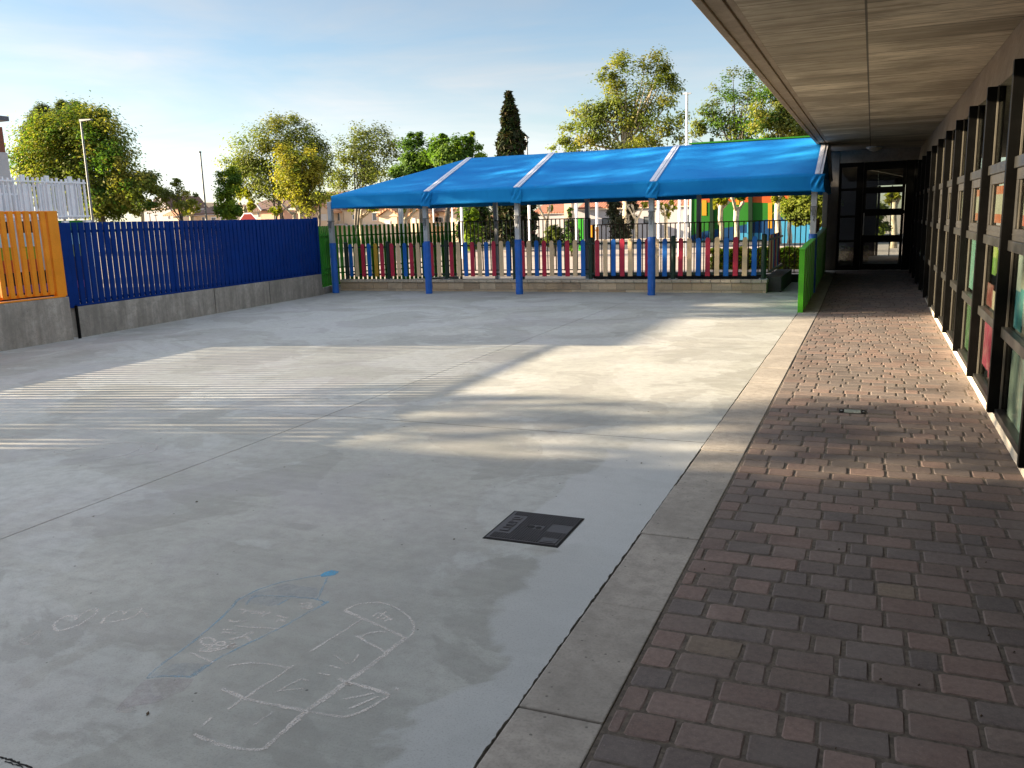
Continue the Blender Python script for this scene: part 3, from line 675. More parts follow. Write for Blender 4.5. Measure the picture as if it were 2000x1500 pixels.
# ================================================================== GREEN PANEL RAILING on the kerb
GR = thing("green_panel_railing", (-0.98, 17.5, 0), "bright green solid panel railing rising along the kerb beside the ramp", "railing")
m = MB(); y = 14.27; k = 0
while y < 20.9:
    y1 = y + 0.235; dx = 0.012 if k % 2 else 0.0
    za, zb = zr(y), zr(y1)
    m.hexa([(-1.028 + dx, y, za - 0.02), (-0.945 - dx, y, za - 0.02), (-0.945 - dx, y1 - 0.004, zb - 0.02), (-1.028 + dx, y1 - 0.004, zb - 0.02), (-1.028 + dx, y, za + 0.985), (-0.945 - dx, y, za + 0.985), (-0.945 - dx, y1 - 0.004, zb + 0.985), (-1.028 + dx, y1 - 0.004, zb + 0.985)])
    y = y1; k += 1
m.build("panel", "green", GR, bevel=0.004)
m = MB(); 
for ya, yb in ((14.25, 17.6), (17.602, 20.95)):
    m.hexa([(-1.035, ya, zr(ya) + 0.986), (-0.94, ya, zr(ya) + 0.986), (-0.94, yb, zr(yb) + 0.986), (-1.035, yb, zr(yb) + 0.986), (-1.035, ya, zr(ya) + 1.01), (-0.94, ya, zr(ya) + 1.01), (-0.94, yb, zr(yb) + 1.01), (-1.035, yb, zr(yb) + 1.01)])
m.build("cap", "green", GR, bevel=0.004)

# ================================================================== BLUE SHADE CANOPY
CA = thing("shade_canopy", (-6.2, 18, 0), "long blue fabric shade canopy on padded posts across the far end of the yard", "canopy")
YE, YR, YB, ZE, ZRg = 16.88, 19.12, 21.36, 2.225, 3.05
XL, XA, XR_ = -11.42, -8.97, -0.93
BAYX = [XA, -6.86, -3.98, XR_]
def sagz(x, t):
    for a, b2 in zip(BAYX[:-1], BAYX[1:]):
        if a <= x <= b2 + 1e-6:
            q = (x - a) / (b2 - a); w = min(1.0, (b2 - a) / 2.5)
            return -0.055 * w * math.sin(PI * q) * math.sin(PI * min(max(t, 0), 1)) + 0.012 * math.sin(5 * x + 3 * t) * math.sin(PI * t) * math.sin(PI * q)
    return 0
def ridge_x(t): return 0
m = MB()
for a, b2 in zip(BAYX[:-1], BAYX[1:]):
    m.grid(lambda uu, t: (a + (b2 - a) * uu, YE + (YR - YE) * t, ZE + (ZRg - ZE) * t + sagz(a + (b2 - a) * uu, t) + 0.006 * math.sin(34 * t + 9 * uu) * uu * (1 - uu)), 26, 14)
    m.grid(lambda uu, t: (b2 + (a - b2) * uu, YB + (YR - YB) * t, ZE + (ZRg - ZE) * t + sagz(b2 + (a - b2) * uu, t)), 16, 8)
def tri(P, Q, T, n=12):
    P, Q, T = Vector(P), Vector(Q), Vector(T)
    def fn(uu, t):
        p = (P + (Q - P) * uu) * (1 - t) + T * t; p.z += -0.05 * math.sin(PI * uu) * math.sin(PI * t) * (1 - t) * 1.4; return p
    m.grid(fn, n, n)
tri((XL, YE, ZE), (XA, YE, ZE), (XA, YR, ZRg)); tri((XL, YB, ZE), (XL, YE, ZE), (XA, YR, ZRg)); tri((XA, YB, ZE), (XL, YB, ZE), (XA, YR, ZRg))
m.build("roof_fabric", "fabric", CA, smooth=True, solid=0.004)
m = MB(); ZV = 1.935
def val(P, Q, out, n):
    P, Q, out = Vector(P), Vector(Q), Vector(out)
    def fn(uu, t):
        p = P + (Q - P) * uu; w = math.sin(uu * n * PI * 2) * 0.008 * t
        hem = 0.006 if t > 0.82 else 0.0
        return p + out * (0.012 + 0.02 * t + w + hem) + Vector((0, 0, -(ZE - ZV) * t + 0.012 * math.sin(PI * ((uu * n / 2) % 1)) * t))
    m.grid(fn, 60, 9)
xs = [XL] + BAYX
for a, b2 in zip(xs[:-1], xs[1:]): val((a, YE, ZE), (b2, YE, ZE), (0, -1, 0), 2)
val((XL, YB, ZE), (XL, YE, ZE), (-1, 0, 0), 3); val((XR_, YE, ZE), (XR_, YB, ZE), (1, 0, 0), 3); val((XR_, YB, ZE), (XL, YB, ZE), (0, 1, 0), 6)
m.build("valance", "fabric", CA, smooth=True, solid=0.004)
m = MB(); m.face([(XR_, YE, ZE), (XR_, YB, ZE), (XR_, YR, ZRg)]); m.build("gable_fabric", "fabric", CA, solid=0.004)
for x in BAYX:
    m = MB(); wv = 0.065
    for o1, o2, hz in ((-wv, -0.02, 0.012), (-0.016, 0.016, 0.022), (0.02, wv, 0.012)):
        m.hexa([(x + o1, YE - 0.01, ZE), (x + o2, YE - 0.01, ZE), (x + o2, YR, ZRg), (x + o1, YR, ZRg), (x + o1, YE - 0.01, ZE + hz + 0.012), (x + o2, YE - 0.01, ZE + hz + 0.012), (x + o2, YR, ZRg + hz + 0.004), (x + o1, YR, ZRg + hz + 0.004)])
        m.hexa([(x + o1, YR + 0.002, ZRg), (x + o2, YR + 0.002, ZRg), (x + o2, YB, ZE), (x + o1, YB, ZE), (x + o1, YR + 0.002, ZRg + hz), (x + o2, YR + 0.002, ZRg + hz), (x + o2, YB, ZE + hz), (x + o1, YB, ZE + hz)])
    m.build("rib", "strap", CA)
    # folded pocket over the post head
    m = MB(); sh = (x * 7) % 1.0
    def fold(uu, t):
        return (x - 0.115 + 0.23 * uu + 0.02 * math.sin(4 * t + sh * 6), YE - 0.055 - 0.02 * math.sin(PI * uu) - 0.018 * math.sin(uu * 13 + t * 9 + sh * 5) * math.sin(PI * min(1, t * 1.2)), ZE + 0.01 - 0.31 * t - 0.02 * uu * t)
    m.grid(fold, 22, 16); m.build("pocket", "fabric", CA, smooth=True, solid=0.006)
m = MB(); m.box(XL + 0.05, YE + 0.05, 2.10, XR_ - 0.05, YE + 0.15, 2.2); m.box(XL + 0.05, YB - 0.15, 2.10, XR_ - 0.05, YB - 0.05, 2.2); m.box(XL + 0.05, YE + 0.16, 2.10, XL + 0.15, YB - 0.16, 2.2); m.box(XR_ - 0.15, YE + 0.16, 2.10, XR_ - 0.05, YB - 0.16, 2.2)
m.build("eave_beam", "alu", CA)
m = MB()
for x in BAYX:
    m.tube([(x, YE + 0.1, 2.16), (x, YR, 2.95), (x, YB - 0.1, 2.16)], 0.04, 8)
m.tube([(XA, YR, 2.97), (XR_, YR, 2.97)], 0.04, 8); m.build("rafters", "alu", CA)
def post(x, y, pad=True):
    m = MB(); m.box(x - 0.052, y - 0.052, 0.0, x + 0.052, y + 0.052, 2.10); p = m.build("post", "alu", CA, bevel=0.008)
    if pad:
        m = MB(); pts = []
        n = 14
        for i in range(n + 1): pts.append((x, y, 0.004 + 1.16 * i / n))
        m.tube(pts, [0.078 + 0.003 * math.sin(i * 2.3 + x) for i in range(n + 1)], 12); m.build("pad", "padblue", p, smooth=False, bevel=0.0)
        m = MB(); z = 1.66
        m.box(x - 0.06, y - 0.072, z - 0.012, x + 0.06, y + 0.06, z + 0.012); m.box(x - 0.03, y - 0.085, z - 0.16, x + 0.03, y - 0.054, z - 0.02); m.box(x - 0.045, y - 0.095, z - 0.1, x + 0.045, y - 0.075, z - 0.06)
        m.tube([(x, y - 0.08, z - 0.17), (x + 0.01, y - 0.09, z - 0.22), (x, y - 0.07, z - 0.25)], 0.010, 6)
        m.build("ratchet_strap", "steel", p)
for px, py in ((664, 571), (836, 574), (1014, 575), (1274, 576)):
    p = gnd(px, py); post(p.x, 17.06)
post(-1.0, 17.06)
for px in (783, 968, 1147, 1365): post(at(px, 420, 20.95).x, 20.95, False)
post(-1.0, 21.1, False)

# ================================================================== MANHOLE, GROUND LIGHT
MH = thing("manhole_cover", (-1.56, 3.965, 0), "square dark cast iron manhole cover let into the concrete", "manhole cover")
hx, hy = 0.192, 0.205; cx, cy = -1.56, 3.968
m = MB(); m.box(cx - hx - 0.012, cy - hy - 0.012, -0.02, cx + hx + 0.012, cy + hy + 0.012, 0.003); m.build("frame", "hole", MH)
m = MB(); m.box(cx - hx, cy - hy, -0.02, cx + hx, cy + hy, 0.006)
for i in range(26):
    for j in range(28):
        xx = cx - hx + 0.016 + i * 0.0141; yy = cy - hy + 0.016 + j * 0.0141
        if xx < cx - hx + 0.095 and cy - 0.12 < yy < cy + 0.14: continue
        if xx > cx + 0.07 and abs(yy - cy - 0.01) < 0.055: continue
        if xx > cx + 0.09 and yy < cy - 0.12: continue
        if abs(xx - cx) < 0.045 and abs(yy - cy) < 0.03: continue
        m.box(xx, yy, 0.006, xx + 0.0085, yy + 0.0085, 0.0095)
m.build("lid", "iron", MH)
m = MB()
for dx, rr in ((-0.02, 0.020), (0.021, 0.017)): m.tube([(cx + dx, cy, 0.0064), (cx + dx, cy, 0.0072)], rr, 14)
m.build("lifting_holes", "hole", MH)
def text_mesh(name, body, size, mat, parent, mtx, extrude=0.0015):
    cu = bpy.data.curves.new(name, 'FONT'); cu.body = body; cu.size = size; cu.extrude = extrude; cu.align_x = 'CENTER'; cu.align_y = 'CENTER'
    t = bpy.data.objects.new(name, cu); COL.objects.link(t)
    dg = bpy.context.evaluated_depsgraph_get(); me = bpy.data.meshes.new_from_object(t.evaluated_get(dg)); bpy.data.objects.remove(t)
    me.transform(mtx); me.materials.clear(); me.materials.append(MT[mat]); me.name = name
    o = bpy.data.objects.new(name, me); COL.objects.link(o); o.parent = parent; return o
m = MB()
for i in range(5):
    yy = cy - 0.095 + i * 0.043; x0_ = cx - hx + 0.032
    m.box(x0_, yy, 0.0062, x0_ + 0.046, yy + 0.007, 0.0092); m.box(x0_ + (0 if i % 2 else 0.036), yy + 0.0072, 0.0062, x0_ + (0.010 if i % 2 else 0.046), yy + 0.028, 0.0092)
    if i % 3: m.box(x0_, yy + 0.0282, 0.0062, x0_ + 0.046, yy + 0.034, 0.0092)
m.build("raised_marks", "iron", MH)
m = MB(); m.box(cx + 0.095, cy - hy + 0.012, 0.0062, cx + hx - 0.012, cy - 0.125, 0.0098); m.box(cx + 0.112, cy - hy + 0.027, 0.0099, cx + hx - 0.03, cy - 0.14, 0.0115); m.build("badge", "iron", MH)

GL = thing("ground_light", ((DRAIN[0] + DRAIN[1]) / 2, (DRAIN[2] + DRAIN[3]) / 2, 0), "small oblong ground light set among the pavers", "ground light")
x0, x1, y0, y1 = DRAIN
m = MB(); m.box(x0, y0, -0.02, x1, y1, -0.001); m.build("frame", "frame", GL)
m = MB(); m.box(x0 + 0.04, y0 + 0.02, -0.0009, x1 - 0.04, y1 - 0.02, 0.002); m.build("glass", paint("frosted_lens", (0.34, 0.38, 0.33), 0.25, 0.1, 10, 0), GL)
for xx in (x0 + 0.02, x1 - 0.02):
    m = MB(); m.box(xx - 0.015, y0 + 0.015, -0.0008, xx + 0.015, y1 - 0.015, 0.0015); e = m.build("end_cap", "black", GL)
    m = MB(); m.tube([(xx, (y0 + y1) / 2, 0.0016), (xx, (y0 + y1) / 2, 0.004)], 0.009, 8); m.build("screw", "alu", e)

# ================================================================== CHALK DRAWINGS
MT['chw'] = mat_chalk("white_chalk", (0.72, 0.69, 0.65), 0.58); MT['chwf'] = mat_chalk("faded_white_chalk", (0.58, 0.56, 0.53), 0.34)
MT['chb'] = mat_chalk("blue_chalk", (0.28, 0.46, 0.58), 0.45); MT['chbs'] = mat_chalk("strong_blue_chalk", (0.12, 0.42, 0.66), 0.9)
MT['chbd'] = mat_chalk("blue_chalk_dust", (0.27, 0.36, 0.46), 0.15, 40); MT['chp'] = mat_chalk("pink_chalk_dust", (0.40, 0.31, 0.36), 0.15, 40)
ZC = [0.0006]
def smooth_line(P, n=6):
    P = [Vector((p.x, p.y)) for p in P]; out = []
    if len(P) < 3: return P
    for i in range(len(P) - 1):
        p0, p1, p2, p3 = P[max(i - 1, 0)], P[i], P[i + 1], P[min(i + 2, len(P) - 1)]
        for k in range(n):
            t = k / n
            out.append(0.5 * ((2 * p1) + (p2 - p0) * t + (2 * p0 - 5 * p1 + 4 * p2 - p3) * t * t + (3 * p1 - p0 - 3 * p2 + p3) * t ** 3))
    return out + [P[-1]]
def chalk_lines(lines, w):
    m = MB()
    for L in lines:
        ww = w
        if isinstance(L[0], (int, float)): ww = L[0]; L = L[1:]
        P = smooth_line([gnd(a / 2, 950 + b / 2) for a, b in L]); ZC[0] += 0.000012; z = ZC[0]; pl = pr = None
        for i, p in enumerate(P):
            t = (P[min(i + 1, len(P) - 1)] - P[max(i - 1, 0)])
            if t.length < 1e-6: continue
            t.normalize(); n = Vector((-t.y, t.x)); q = ww * rnd(0.28, 0.50); j = rnd(-0.003, 0.003)
            l2, r2 = p + n * (q + j), p - n * (q - j)
            if pl is not None: m.face([(pr.x, pr.y, z), (r2.x, r2.y, z), (l2.x, l2.y, z), (pl.x, pl.y, z)])
            pl, pr = l2, r2
    return m
def chalk_fill(P):
    m = MB(); ZC[0] += 0.000012; m.face([(p.x, p.y, ZC[0]) for p in [gnd(a / 2, 950 + b / 2) for a, b in P]]); return m
def base_of(m):
    n = len(m.v); return (sum(v[0] for v in m.v) / n, sum(v[1] for v in m.v) / n, 0)
m = chalk_lines([[(225, 565), (300, 545), (360, 508), (383, 482), (362, 480), (320, 498), (297, 522)], [(297, 522), (290, 506), (250, 512), (215, 533), (212, 552), (225, 565)]], 0.016)
tag(m.build("chalk_heart", "chw", loc=base_of(m)), "white chalk heart with the boldest outline, middle one of three on the concrete", "chalk drawing", "chalk hearts")
m = chalk_lines([[(390, 537), (420, 508), (455, 490), (478, 487), (482, 500)], [(482, 500), (505, 484), (540, 476), (552, 482), (520, 510), (455, 526), (390, 537)], [(552, 490), (575, 500), (580, 512)]], 0.012)
tag(m.build("chalk_heart", "chw", loc=base_of(m)), "slim white chalk heart nearest the blue chalk pencil", "chalk drawing", "chalk hearts")
m = chalk_lines([[(118, 618), (142, 596), (156, 566), (140, 568), (122, 586)], [(122, 586), (100, 590), (82, 604), (92, 612), (118, 618)]], 0.02)
tag(m.build("chalk_heart", "chwf", loc=base_of(m)), "small smudged chalk heart, leftmost of the three", "chalk drawing", "chalk hearts")
CP = thing("chalk_pencil", (*gnd(450, 1240).xy, 0), "blue chalk outline of a pencil shape with scribbled words on the concrete", "chalk drawing")
chalk_lines([[(570, 748), (640, 690), (770, 595), (900, 480), (925, 447)], [0.018, (905, 470), (925, 447), (938, 436)], [(925, 447), (952, 432), (1000, 408), (1100, 375), (1250, 347)], [(1278, 356), (1262, 395), (1240, 440)], [(980, 430), (1050, 428), (1150, 432), (1240, 442), (1275, 455)], [0.02, (1282, 450), (1260, 464), (1228, 480)], [(1228, 480), (1170, 512), (1090, 555), (1000, 600), (870, 662), (810, 704)], [0.025, (810, 700), (780, 720), (750, 744)], [(750, 746), (660, 742), (570, 750)], [(1000, 425), (975, 445), (962, 462)], [(1130, 440), (1085, 465)]], 0.012).build("outline", "chb", CP)
chalk_fill([(1250, 347), (1270, 335), (1296, 327), (1326, 333), (1312, 346), (1284, 352), (1256, 354)]).build("tip", "chbs", CP)
chalk_fill([(640, 700), (720, 690), (815, 695), (755, 742), (585, 745)]).build("shading", "chbd", CP)
chalk_fill([(930, 450), (1000, 412), (1120, 380), (1240, 400), (1240, 440), (1130, 440), (1060, 470)]).build("shading", "chbd", CP)
chalk_lines([[(935, 480), (960, 485), (945, 498)], [(1000, 485), (985, 500)], [(975, 485), (985, 492)], [(995, 500), (1010, 488), (1015, 500), (1030, 490), (1025, 500)], [(1060, 490), (1040, 500), (1015, 512)], [(1080, 505), (1110, 512), (1125, 516)], [(1075, 530), (1095, 522), (1105, 528), (1115, 525)], [(895, 520), (910, 530), (940, 525)], [(950, 530), (965, 522)], [0.013, (920, 545), (1000, 552), (1090, 556)],
             [(785, 598), (820, 592), (838, 605), (820, 618), (792, 618), (785, 598)], [(845, 612), (870, 608), (880, 620), (850, 622), (845, 612)], [(780, 640), (800, 628), (830, 622), (815, 638), (860, 632)], [(775, 645), (830, 645), (880, 632)], [(880, 632), (905, 615), (890, 632), (920, 612), (905, 628), (928, 622)],
             [0.016, (900, 600), (945, 586), (980, 570), (985, 578)], [0.018, (925, 590), (965, 592), (975, 604)], [(870, 560), (910, 562)], [(865, 572), (925, 575)], [(745, 650), (800, 675), (835, 690)],
             [(1165, 462), (1185, 458), (1180, 470), (1195, 476), (1172, 478)], [(1180, 458), (1205, 456), (1215, 462), (1195, 468)], [(1200, 480), (1205, 472), (1218, 470), (1210, 482)]], 0.014).build("scribbles", "chw", CP)
m = chalk_fill([(560, 760), (640, 750), (760, 752), (720, 800), (600, 850), (520, 860), (450, 880), (470, 850)])
tag(m.build("chalk_smudge", "chp", loc=base_of(m)), "faint pink chalk smudge below the blue chalk pencil", "chalk drawing")
m = chalk_fill([(450, 884), (480, 856), (500, 862), (535, 876), (500, 886)])
tag(m.build("chalk_smudge", "chwf", loc=base_of(m)), "small white chalk smudge beyond the pink one, below the pencil drawing", "chalk drawing")
m = chalk_lines([[(1345, 485), (1400, 461), (1480, 455), (1550, 475), (1600, 515), (1618, 550), (1605, 585), (1578, 592)], [0.02, (1345, 485), (1420, 518), (1500, 552), (1585, 594)], [(1410, 520), (1320, 580), (1210, 645)], [0.014, (1145, 700), (1060, 760), (950, 830), (890, 872)], [0.028, (1585, 594), (1500, 660), (1350, 770)], [0.03, (1350, 770), (1210, 870), (1130, 940)], [0.02, (1130, 940), (1050, 1010), (1020, 1030)], [0.018, (1020, 1030), (950, 1028), (860, 1010), (760, 968)], [0.016, (1390, 585), (1450, 618), (1510, 650)], [(1405, 592), (1440, 575), (1485, 568), (1510, 572)],
                 [0.012, (890, 702), (960, 692), (1050, 695), (1140, 712)], [0.022, (870, 790), (940, 825), (1060, 852), (1200, 880)], [0.016, (1200, 880), (1300, 897), (1370, 897), (1450, 862), (1520, 820)], [0.02, (1520, 820), (1470, 796), (1350, 765)], [(1340, 832), (1400, 822), (1462, 810)], [(1365, 870), (1480, 820)], [0.009, (990, 935), (1025, 910), (1065, 882)], [0.009, (1080, 805), (1170, 757), (1205, 762)], [0.009, (1090, 800), (1190, 790)], [0.01, (1310, 660), (1350, 690), (1380, 686), (1400, 656)], [0.014, (790, 935), (830, 905)],
                 [(1455, 510), (1480, 495), (1500, 505), (1530, 525)], [(1470, 520), (1510, 490)], [(1490, 520), (1525, 505)], [(1500, 528), (1535, 515)], [0.012, (1540, 795), (1560, 790)], [0.012, (1548, 786), (1552, 800)], [0.009, (1290, 700), (1330, 715)], [0.009, (1240, 730), (1290, 738)], [0.02, (1325, 752), (1372, 778), (1350, 765)]], 0.013)
tag(m.build("chalk_hopscotch", "chw", loc=base_of(m)), "large worn white chalk hopscotch grid nearest the camera", "chalk drawing")
def full(px): return [(a * 2, (b - 950) * 2) for a, b in px]
m = chalk_lines([full([(140, 880), (200, 867), (260, 865), (300, 867), (307, 873), (296, 883), (245, 894)]), full([(185, 899), (240, 890), (268, 880), (277, 871)]), full([(110, 887), (160, 877)])], 0.022)
tag(m.build("chalk_loop", "chwf", loc=base_of(m)), "faint white chalk loop on the left part of the concrete", "chalk drawing")

m = MB()
for i in range(46):
    x, y = rnd(-9, -1.2), rnd(1.2, 12); a = rnd(0, 6.3); L = rnd(0.006, 0.017); w_ = L * rnd(0.35, 0.6); q = [Vector((x, y, 0.002)) + Vector((math.cos(a) * u_ - math.sin(a) * v_, math.sin(a) * u_ + math.cos(a) * v_, rnd(0, 0.004))) for u_, v_ in ((-L, 0), (0, -w_), (L, 0), (0, w_))]
    m.face(q)
for i in range(30):
    x, y = rnd(-0.7, 0.85), rnd(1.5, 9); L = rnd(0.003, 0.007); m.tube([(x, y, 0.0), (x + L, y + L, 0.005)], L * 0.6, 5)
struct(m.build("leaf_litter", paint("dry_litter", (0.07, 0.05, 0.03), 0.9, 0.4, 20, 0)), "stuff")
m = chalk_lines([[(-40, 1052), (0, 1060), (40, 1070), (85, 1086), (125, 1104), (150, 1125)], [0.006, (20, 1075), (60, 1090), (90, 1100)]], 0.010)
struct(m.build("floor_crack", "hole"))
# ================================================================== LEAVES
def leaf_mesh(name, pts, sizes, cols, parent, mat='leaf', flat=0.35, elong=1.5, out=None):
    n = len(pts); org = np.array(ORG[parent]) if parent else np.zeros(3)
    pts = np.asarray(pts, float) - org; nrm = RNG.normal(size=(n, 3)); nrm[:, 2] = np.abs(nrm[:, 2]) + flat
    if out is not None: nrm = nrm * 0.62 + out * 1.15
    nrm /= np.linalg.norm(nrm, axis=1)[:, None]
    u = np.cross(nrm, RNG.normal(size=(n, 3))); u /= np.linalg.norm(u, axis=1)[:, None]; w = np.cross(nrm, u)
    sz = np.asarray(sizes)[:, None]; fold = nrm * sz * 0.18
    V = np.stack([pts - u * sz * 0.5 * elong, pts - w * sz * 0.42 + fold, pts + u * sz * 0.5 * elong, pts + w * sz * 0.42 + fold], 1).reshape(-1, 3)
    me = bpy.data.meshes.new(name); me.vertices.add(4 * n); me.vertices.foreach_set("co", V.ravel())
    idx = np.arange(4 * n).reshape(-1, 4); tr = np.concatenate([idx[:, [0, 1, 2]], idx[:, [0, 2, 3]]], 1).reshape(-1)
    me.loops.add(len(tr)); me.loops.foreach_set("vertex_index", tr); me.polygons.add(2 * n)
    me.polygons.foreach_set("loop_start", np.arange(0, 6 * n, 3)); me.polygons.foreach_set("loop_total", np.full(2 * n, 3)); me.update(calc_edges=True); me.validate()
    a = me.color_attributes.new("tint", 'FLOAT_COLOR', 'POINT'); c4 = np.ones((n, 4)); c4[:, :3] = cols; a.data.foreach_set("color", np.repeat(c4, 4, 0).ravel())
    me.materials.append(MT[mat]); o = bpy.data.objects.new(name, me); COL.objects.link(o); o.parent = parent; ORG[o] = Vector(org); return o
GREENS = dict(plane=[(0.135, 0.185, 0.024), (0.175, 0.21, 0.028), (0.10, 0.155, 0.022), (0.20, 0.215, 0.036)], olive=[(0.11, 0.15, 0.034), (0.14, 0.18, 0.042), (0.085, 0.125, 0.028)], yellow=[(0.225, 0.235, 0.022), (0.19, 0.215, 0.022), (0.25, 0.245, 0.026)],
              green=[(0.065, 0.15, 0.016), (0.09, 0.18, 0.02), (0.05, 0.12, 0.014)], lime=[(0.16, 0.26, 0.014), (0.12, 0.22, 0.014)], dark=[(0.022, 0.034, 0.012), (0.030, 0.040, 0.016), (0.042, 0.040, 0.018)], poplar=[(0.10, 0.14, 0.07), (0.085, 0.12, 0.06)], round=[(0.11, 0.16, 0.014), (0.145, 0.19, 0.018), (0.08, 0.125, 0.012)])
def clusters(lobes, Y, per, spread):
    C = []; 
    for (px, py, rx, ry) in lobes:
        c = at(px, py, Y); k = 1 / ppm(px, Y); RX, RZ = rx * k, ry * k; RY = 0.85 * max(RX, RZ)
        n = max(5, int(per * rx * ry / 1000))
        d3 = RNG.normal(size=(n, 3)); d3 /= np.linalg.norm(d3, axis=1)[:, None]; rr = RNG.uniform(0.35, 1.0, n) ** 0.6
        for q, s in zip(d3, rr): C.append((c.x + q[0] * RX * s, c.y + q[1] * RY * s, c.z + q[2] * RZ * s, spread * (RX * RZ) ** 0.5))
    return np.array(C)
def tree(name, label, cat, base_px, base_z, Y, lobes, pal, leaf=0.24, per=12, nleaf=60, spread=0.26, trunk=0.2, bark='bark', group=None, fork=0.35, mat='leaf', limbs=14, stems=1, jit=0.16, dens=2.3, lk_=0.64):
    b = at(base_px, 430, Y); b.z = base_z
    t = thing(name, b, label, cat, group); C = clusters(lobes, Y, per, spread)
    P = []; S = []; K = []; O = []; cc_ = C[:, :3].mean(0); pals = [GREENS[p] for p in (pal if isinstance(pal, list) else [pal])]
    for (x, y, z, s) in C:
        n = int(nleaf * dens * rnd(0.5, 1.4)); P.append(np.array([x, y, z]) + RNG.normal(size=(n, 3)) * s * np.array([1, 1, 0.75])); S.append(RNG.uniform(0.6, 1.25, n) * leaf * lk_)
        od = P[-1] - np.array([x, y, z]); od /= np.linalg.norm(od, axis=1)[:, None] + 1e-6; oc = np.array([x, y, z]) - cc_; oc /= np.linalg.norm(oc) + 1e-6; O.append(od * 0.6 + oc * 0.6 + np.array([0, 0, 0.25]))
        col = 1.12 * np.array(random.choice(random.choice(pals))) * np.array([1.10, 0.97, 1.0]) + 0.011; K.append(col[None, :] * RNG.uniform(1 - jit, 1 + jit, (n, 1)) * rnd(0.8, 1.15))
    leaf_mesh("crown", np.concatenate(P), np.concatenate(S), np.clip(np.concatenate(K), 0, 1), t, mat, out=np.concatenate(O))
    m = MB(); top = Vector((float(np.mean(C[:, 0])), float(np.mean(C[:, 1])), float(np.percentile(C[:, 2], 80)))); zf = base_z + (top.z - base_z) * fork
    for s_ in range(stems):
        off = Vector((rnd(-1, 1), rnd(-1, 1), 0)) * (trunk * 1.2 if stems > 1 else 0)
        tip = top + Vector((rnd(-1, 1), rnd(-1, 1), 0)) * (1.2 if stems > 1 else 0.2)
        mid = Vector((b.x + (tip.x - b.x) * fork * 0.6 + off.x * 2, b.y + (tip.y - b.y) * fork * 0.6 + off.y * 2, zf)); k = 1 / math.sqrt(stems)
        m.tube([b + off - Vector((0, 0, 0.1)), b + off + Vector((0, 0, 0.3)), mid.lerp(b + off, 0.5), mid, mid.lerp(tip, 0.5) + Vector((rnd(-.2, .2), 0, 0)), tip], [trunk * 1.35 * k, trunk * 1.05 * k, trunk * 0.95 * k, trunk * 0.8 * k, trunk * 0.45 * k, trunk * 0.12 * k], 9)
        for i in RNG.choice(len(C), min(limbs // stems + 1, len(C)), replace=False):
            e = Vector(C[i, :3]); tt = rnd(0.0, 0.75); st = mid.lerp(tip, tt); mdl = st.lerp(e, 0.5) + Vector((0, 0, -0.08 * (e - st).length))
            m.tube([st, mdl, e], [trunk * 0.36 * (1 - tt * 0.6) * k, trunk * 0.2 * k, trunk * 0.05], 5, cap=False)
    m.build("trunk", bark, t, smooth=True)
    return t
def pollard(label, px, base_z, Y, fork_py, limbs, tufts, group, w=0.16, pal='yellow', leaf=0.2):
    b = at(px, 430, Y); b.z = base_z; t = thing("pollarded_tree", b, label, "tree", group); m = MB(); fk = at(px, fork_py, Y)
    m.tube([b - Vector((0, 0, 0.1)), b.lerp(fk, 0.3) + Vector((0.03, 0, 0)), b.lerp(fk, 0.7) - Vector((0.03, 0, 0)), fk, fk + Vector((0, 0, w))], [w * 1.25, w, w * 0.9, w * 1.0, w * 0.5], 10)
    for (lx, ly) in limbs:
        e = at(lx, ly, Y) + Vector((0, rnd(-0.5, 0.5), 0)); md = fk.lerp(e, 0.5) + Vector((0, 0, -0.1)); kn = w * 0.75
        m.tube([fk - Vector((0, 0, 0.1)), md, fk.lerp(e, 0.85), e, e + (e - md).normalized() * w], [w * 0.7, w * 0.5, w * 0.5, kn, kn * 0.35], 8)
    m.build("trunk", 'plane', t, smooth=True)
    if tufts:
        C = clusters(tufts, Y, 40, 0.25); P = []; K = []; S = []
        for (x, y, z, s) in C:
            n = 26; P.append(np.array([x, y, z]) + RNG.normal(size=(n, 3)) * s); S.append(RNG.uniform(0.6, 1.2, n) * leaf); K.append(np.array(random.choice(GREENS[pal]))[None, :] * RNG.uniform(0.75, 1.2, (n, 1)))
        leaf_mesh("leaf_tufts", np.concatenate(P), np.concatenate(S), np.concatenate(K), t)
    return t

G1 = "plane trees beyond the yard"
tree("plane_tree", "broad round yellow green tree behind the white railing at far left", "tree", 205, 0, 45, [(105, 300, 72, 66), (150, 262, 62, 50), (205, 272, 52, 50), (65, 318, 38, 50), (235, 330, 40, 50), (150, 345, 80, 46), (262, 362, 44, 36), (100, 370, 60, 34), (290, 388, 34, 24), (95, 245, 32, 26), (200, 390, 70, 34), (185, 240, 30, 26), (225, 405, 50, 22)], ['plane', 'plane', 'green'], 0.24, 13, 70, 0.24, 0.28, group=G1)
tree("young_tree", "small sparse tree in front of the cream house, right of the round tree", "tree", 362, 0, 46, [(335, 375, 30, 18), (358, 395, 22, 20), (312, 380, 24, 16), (372, 385, 12, 14), (345, 358, 14, 8)], ['olive', 'plane'], 0.2, 20, 34, 0.22, 0.12, group=None)
G2 = "tall poplars far behind the round tree"
for px, top, nm in ((70, 212, "grey green poplar top behind the round tree, leftmost of four"), (84, 203, "grey green poplar top behind the round tree, second from the left"), (122, 196, "darkest and tallest poplar top behind the round tree"), (144, 199, "slim poplar top right of the tallest poplar")):
    tree("poplar", nm, "tree", px, -3, 130, [(px + 4, top + 22, 5, 22), (px + 6, top + 60, 8, 40)], 'poplar', 0.5, 500, 30, 0.35, 0.3, group=G2, limbs=6)
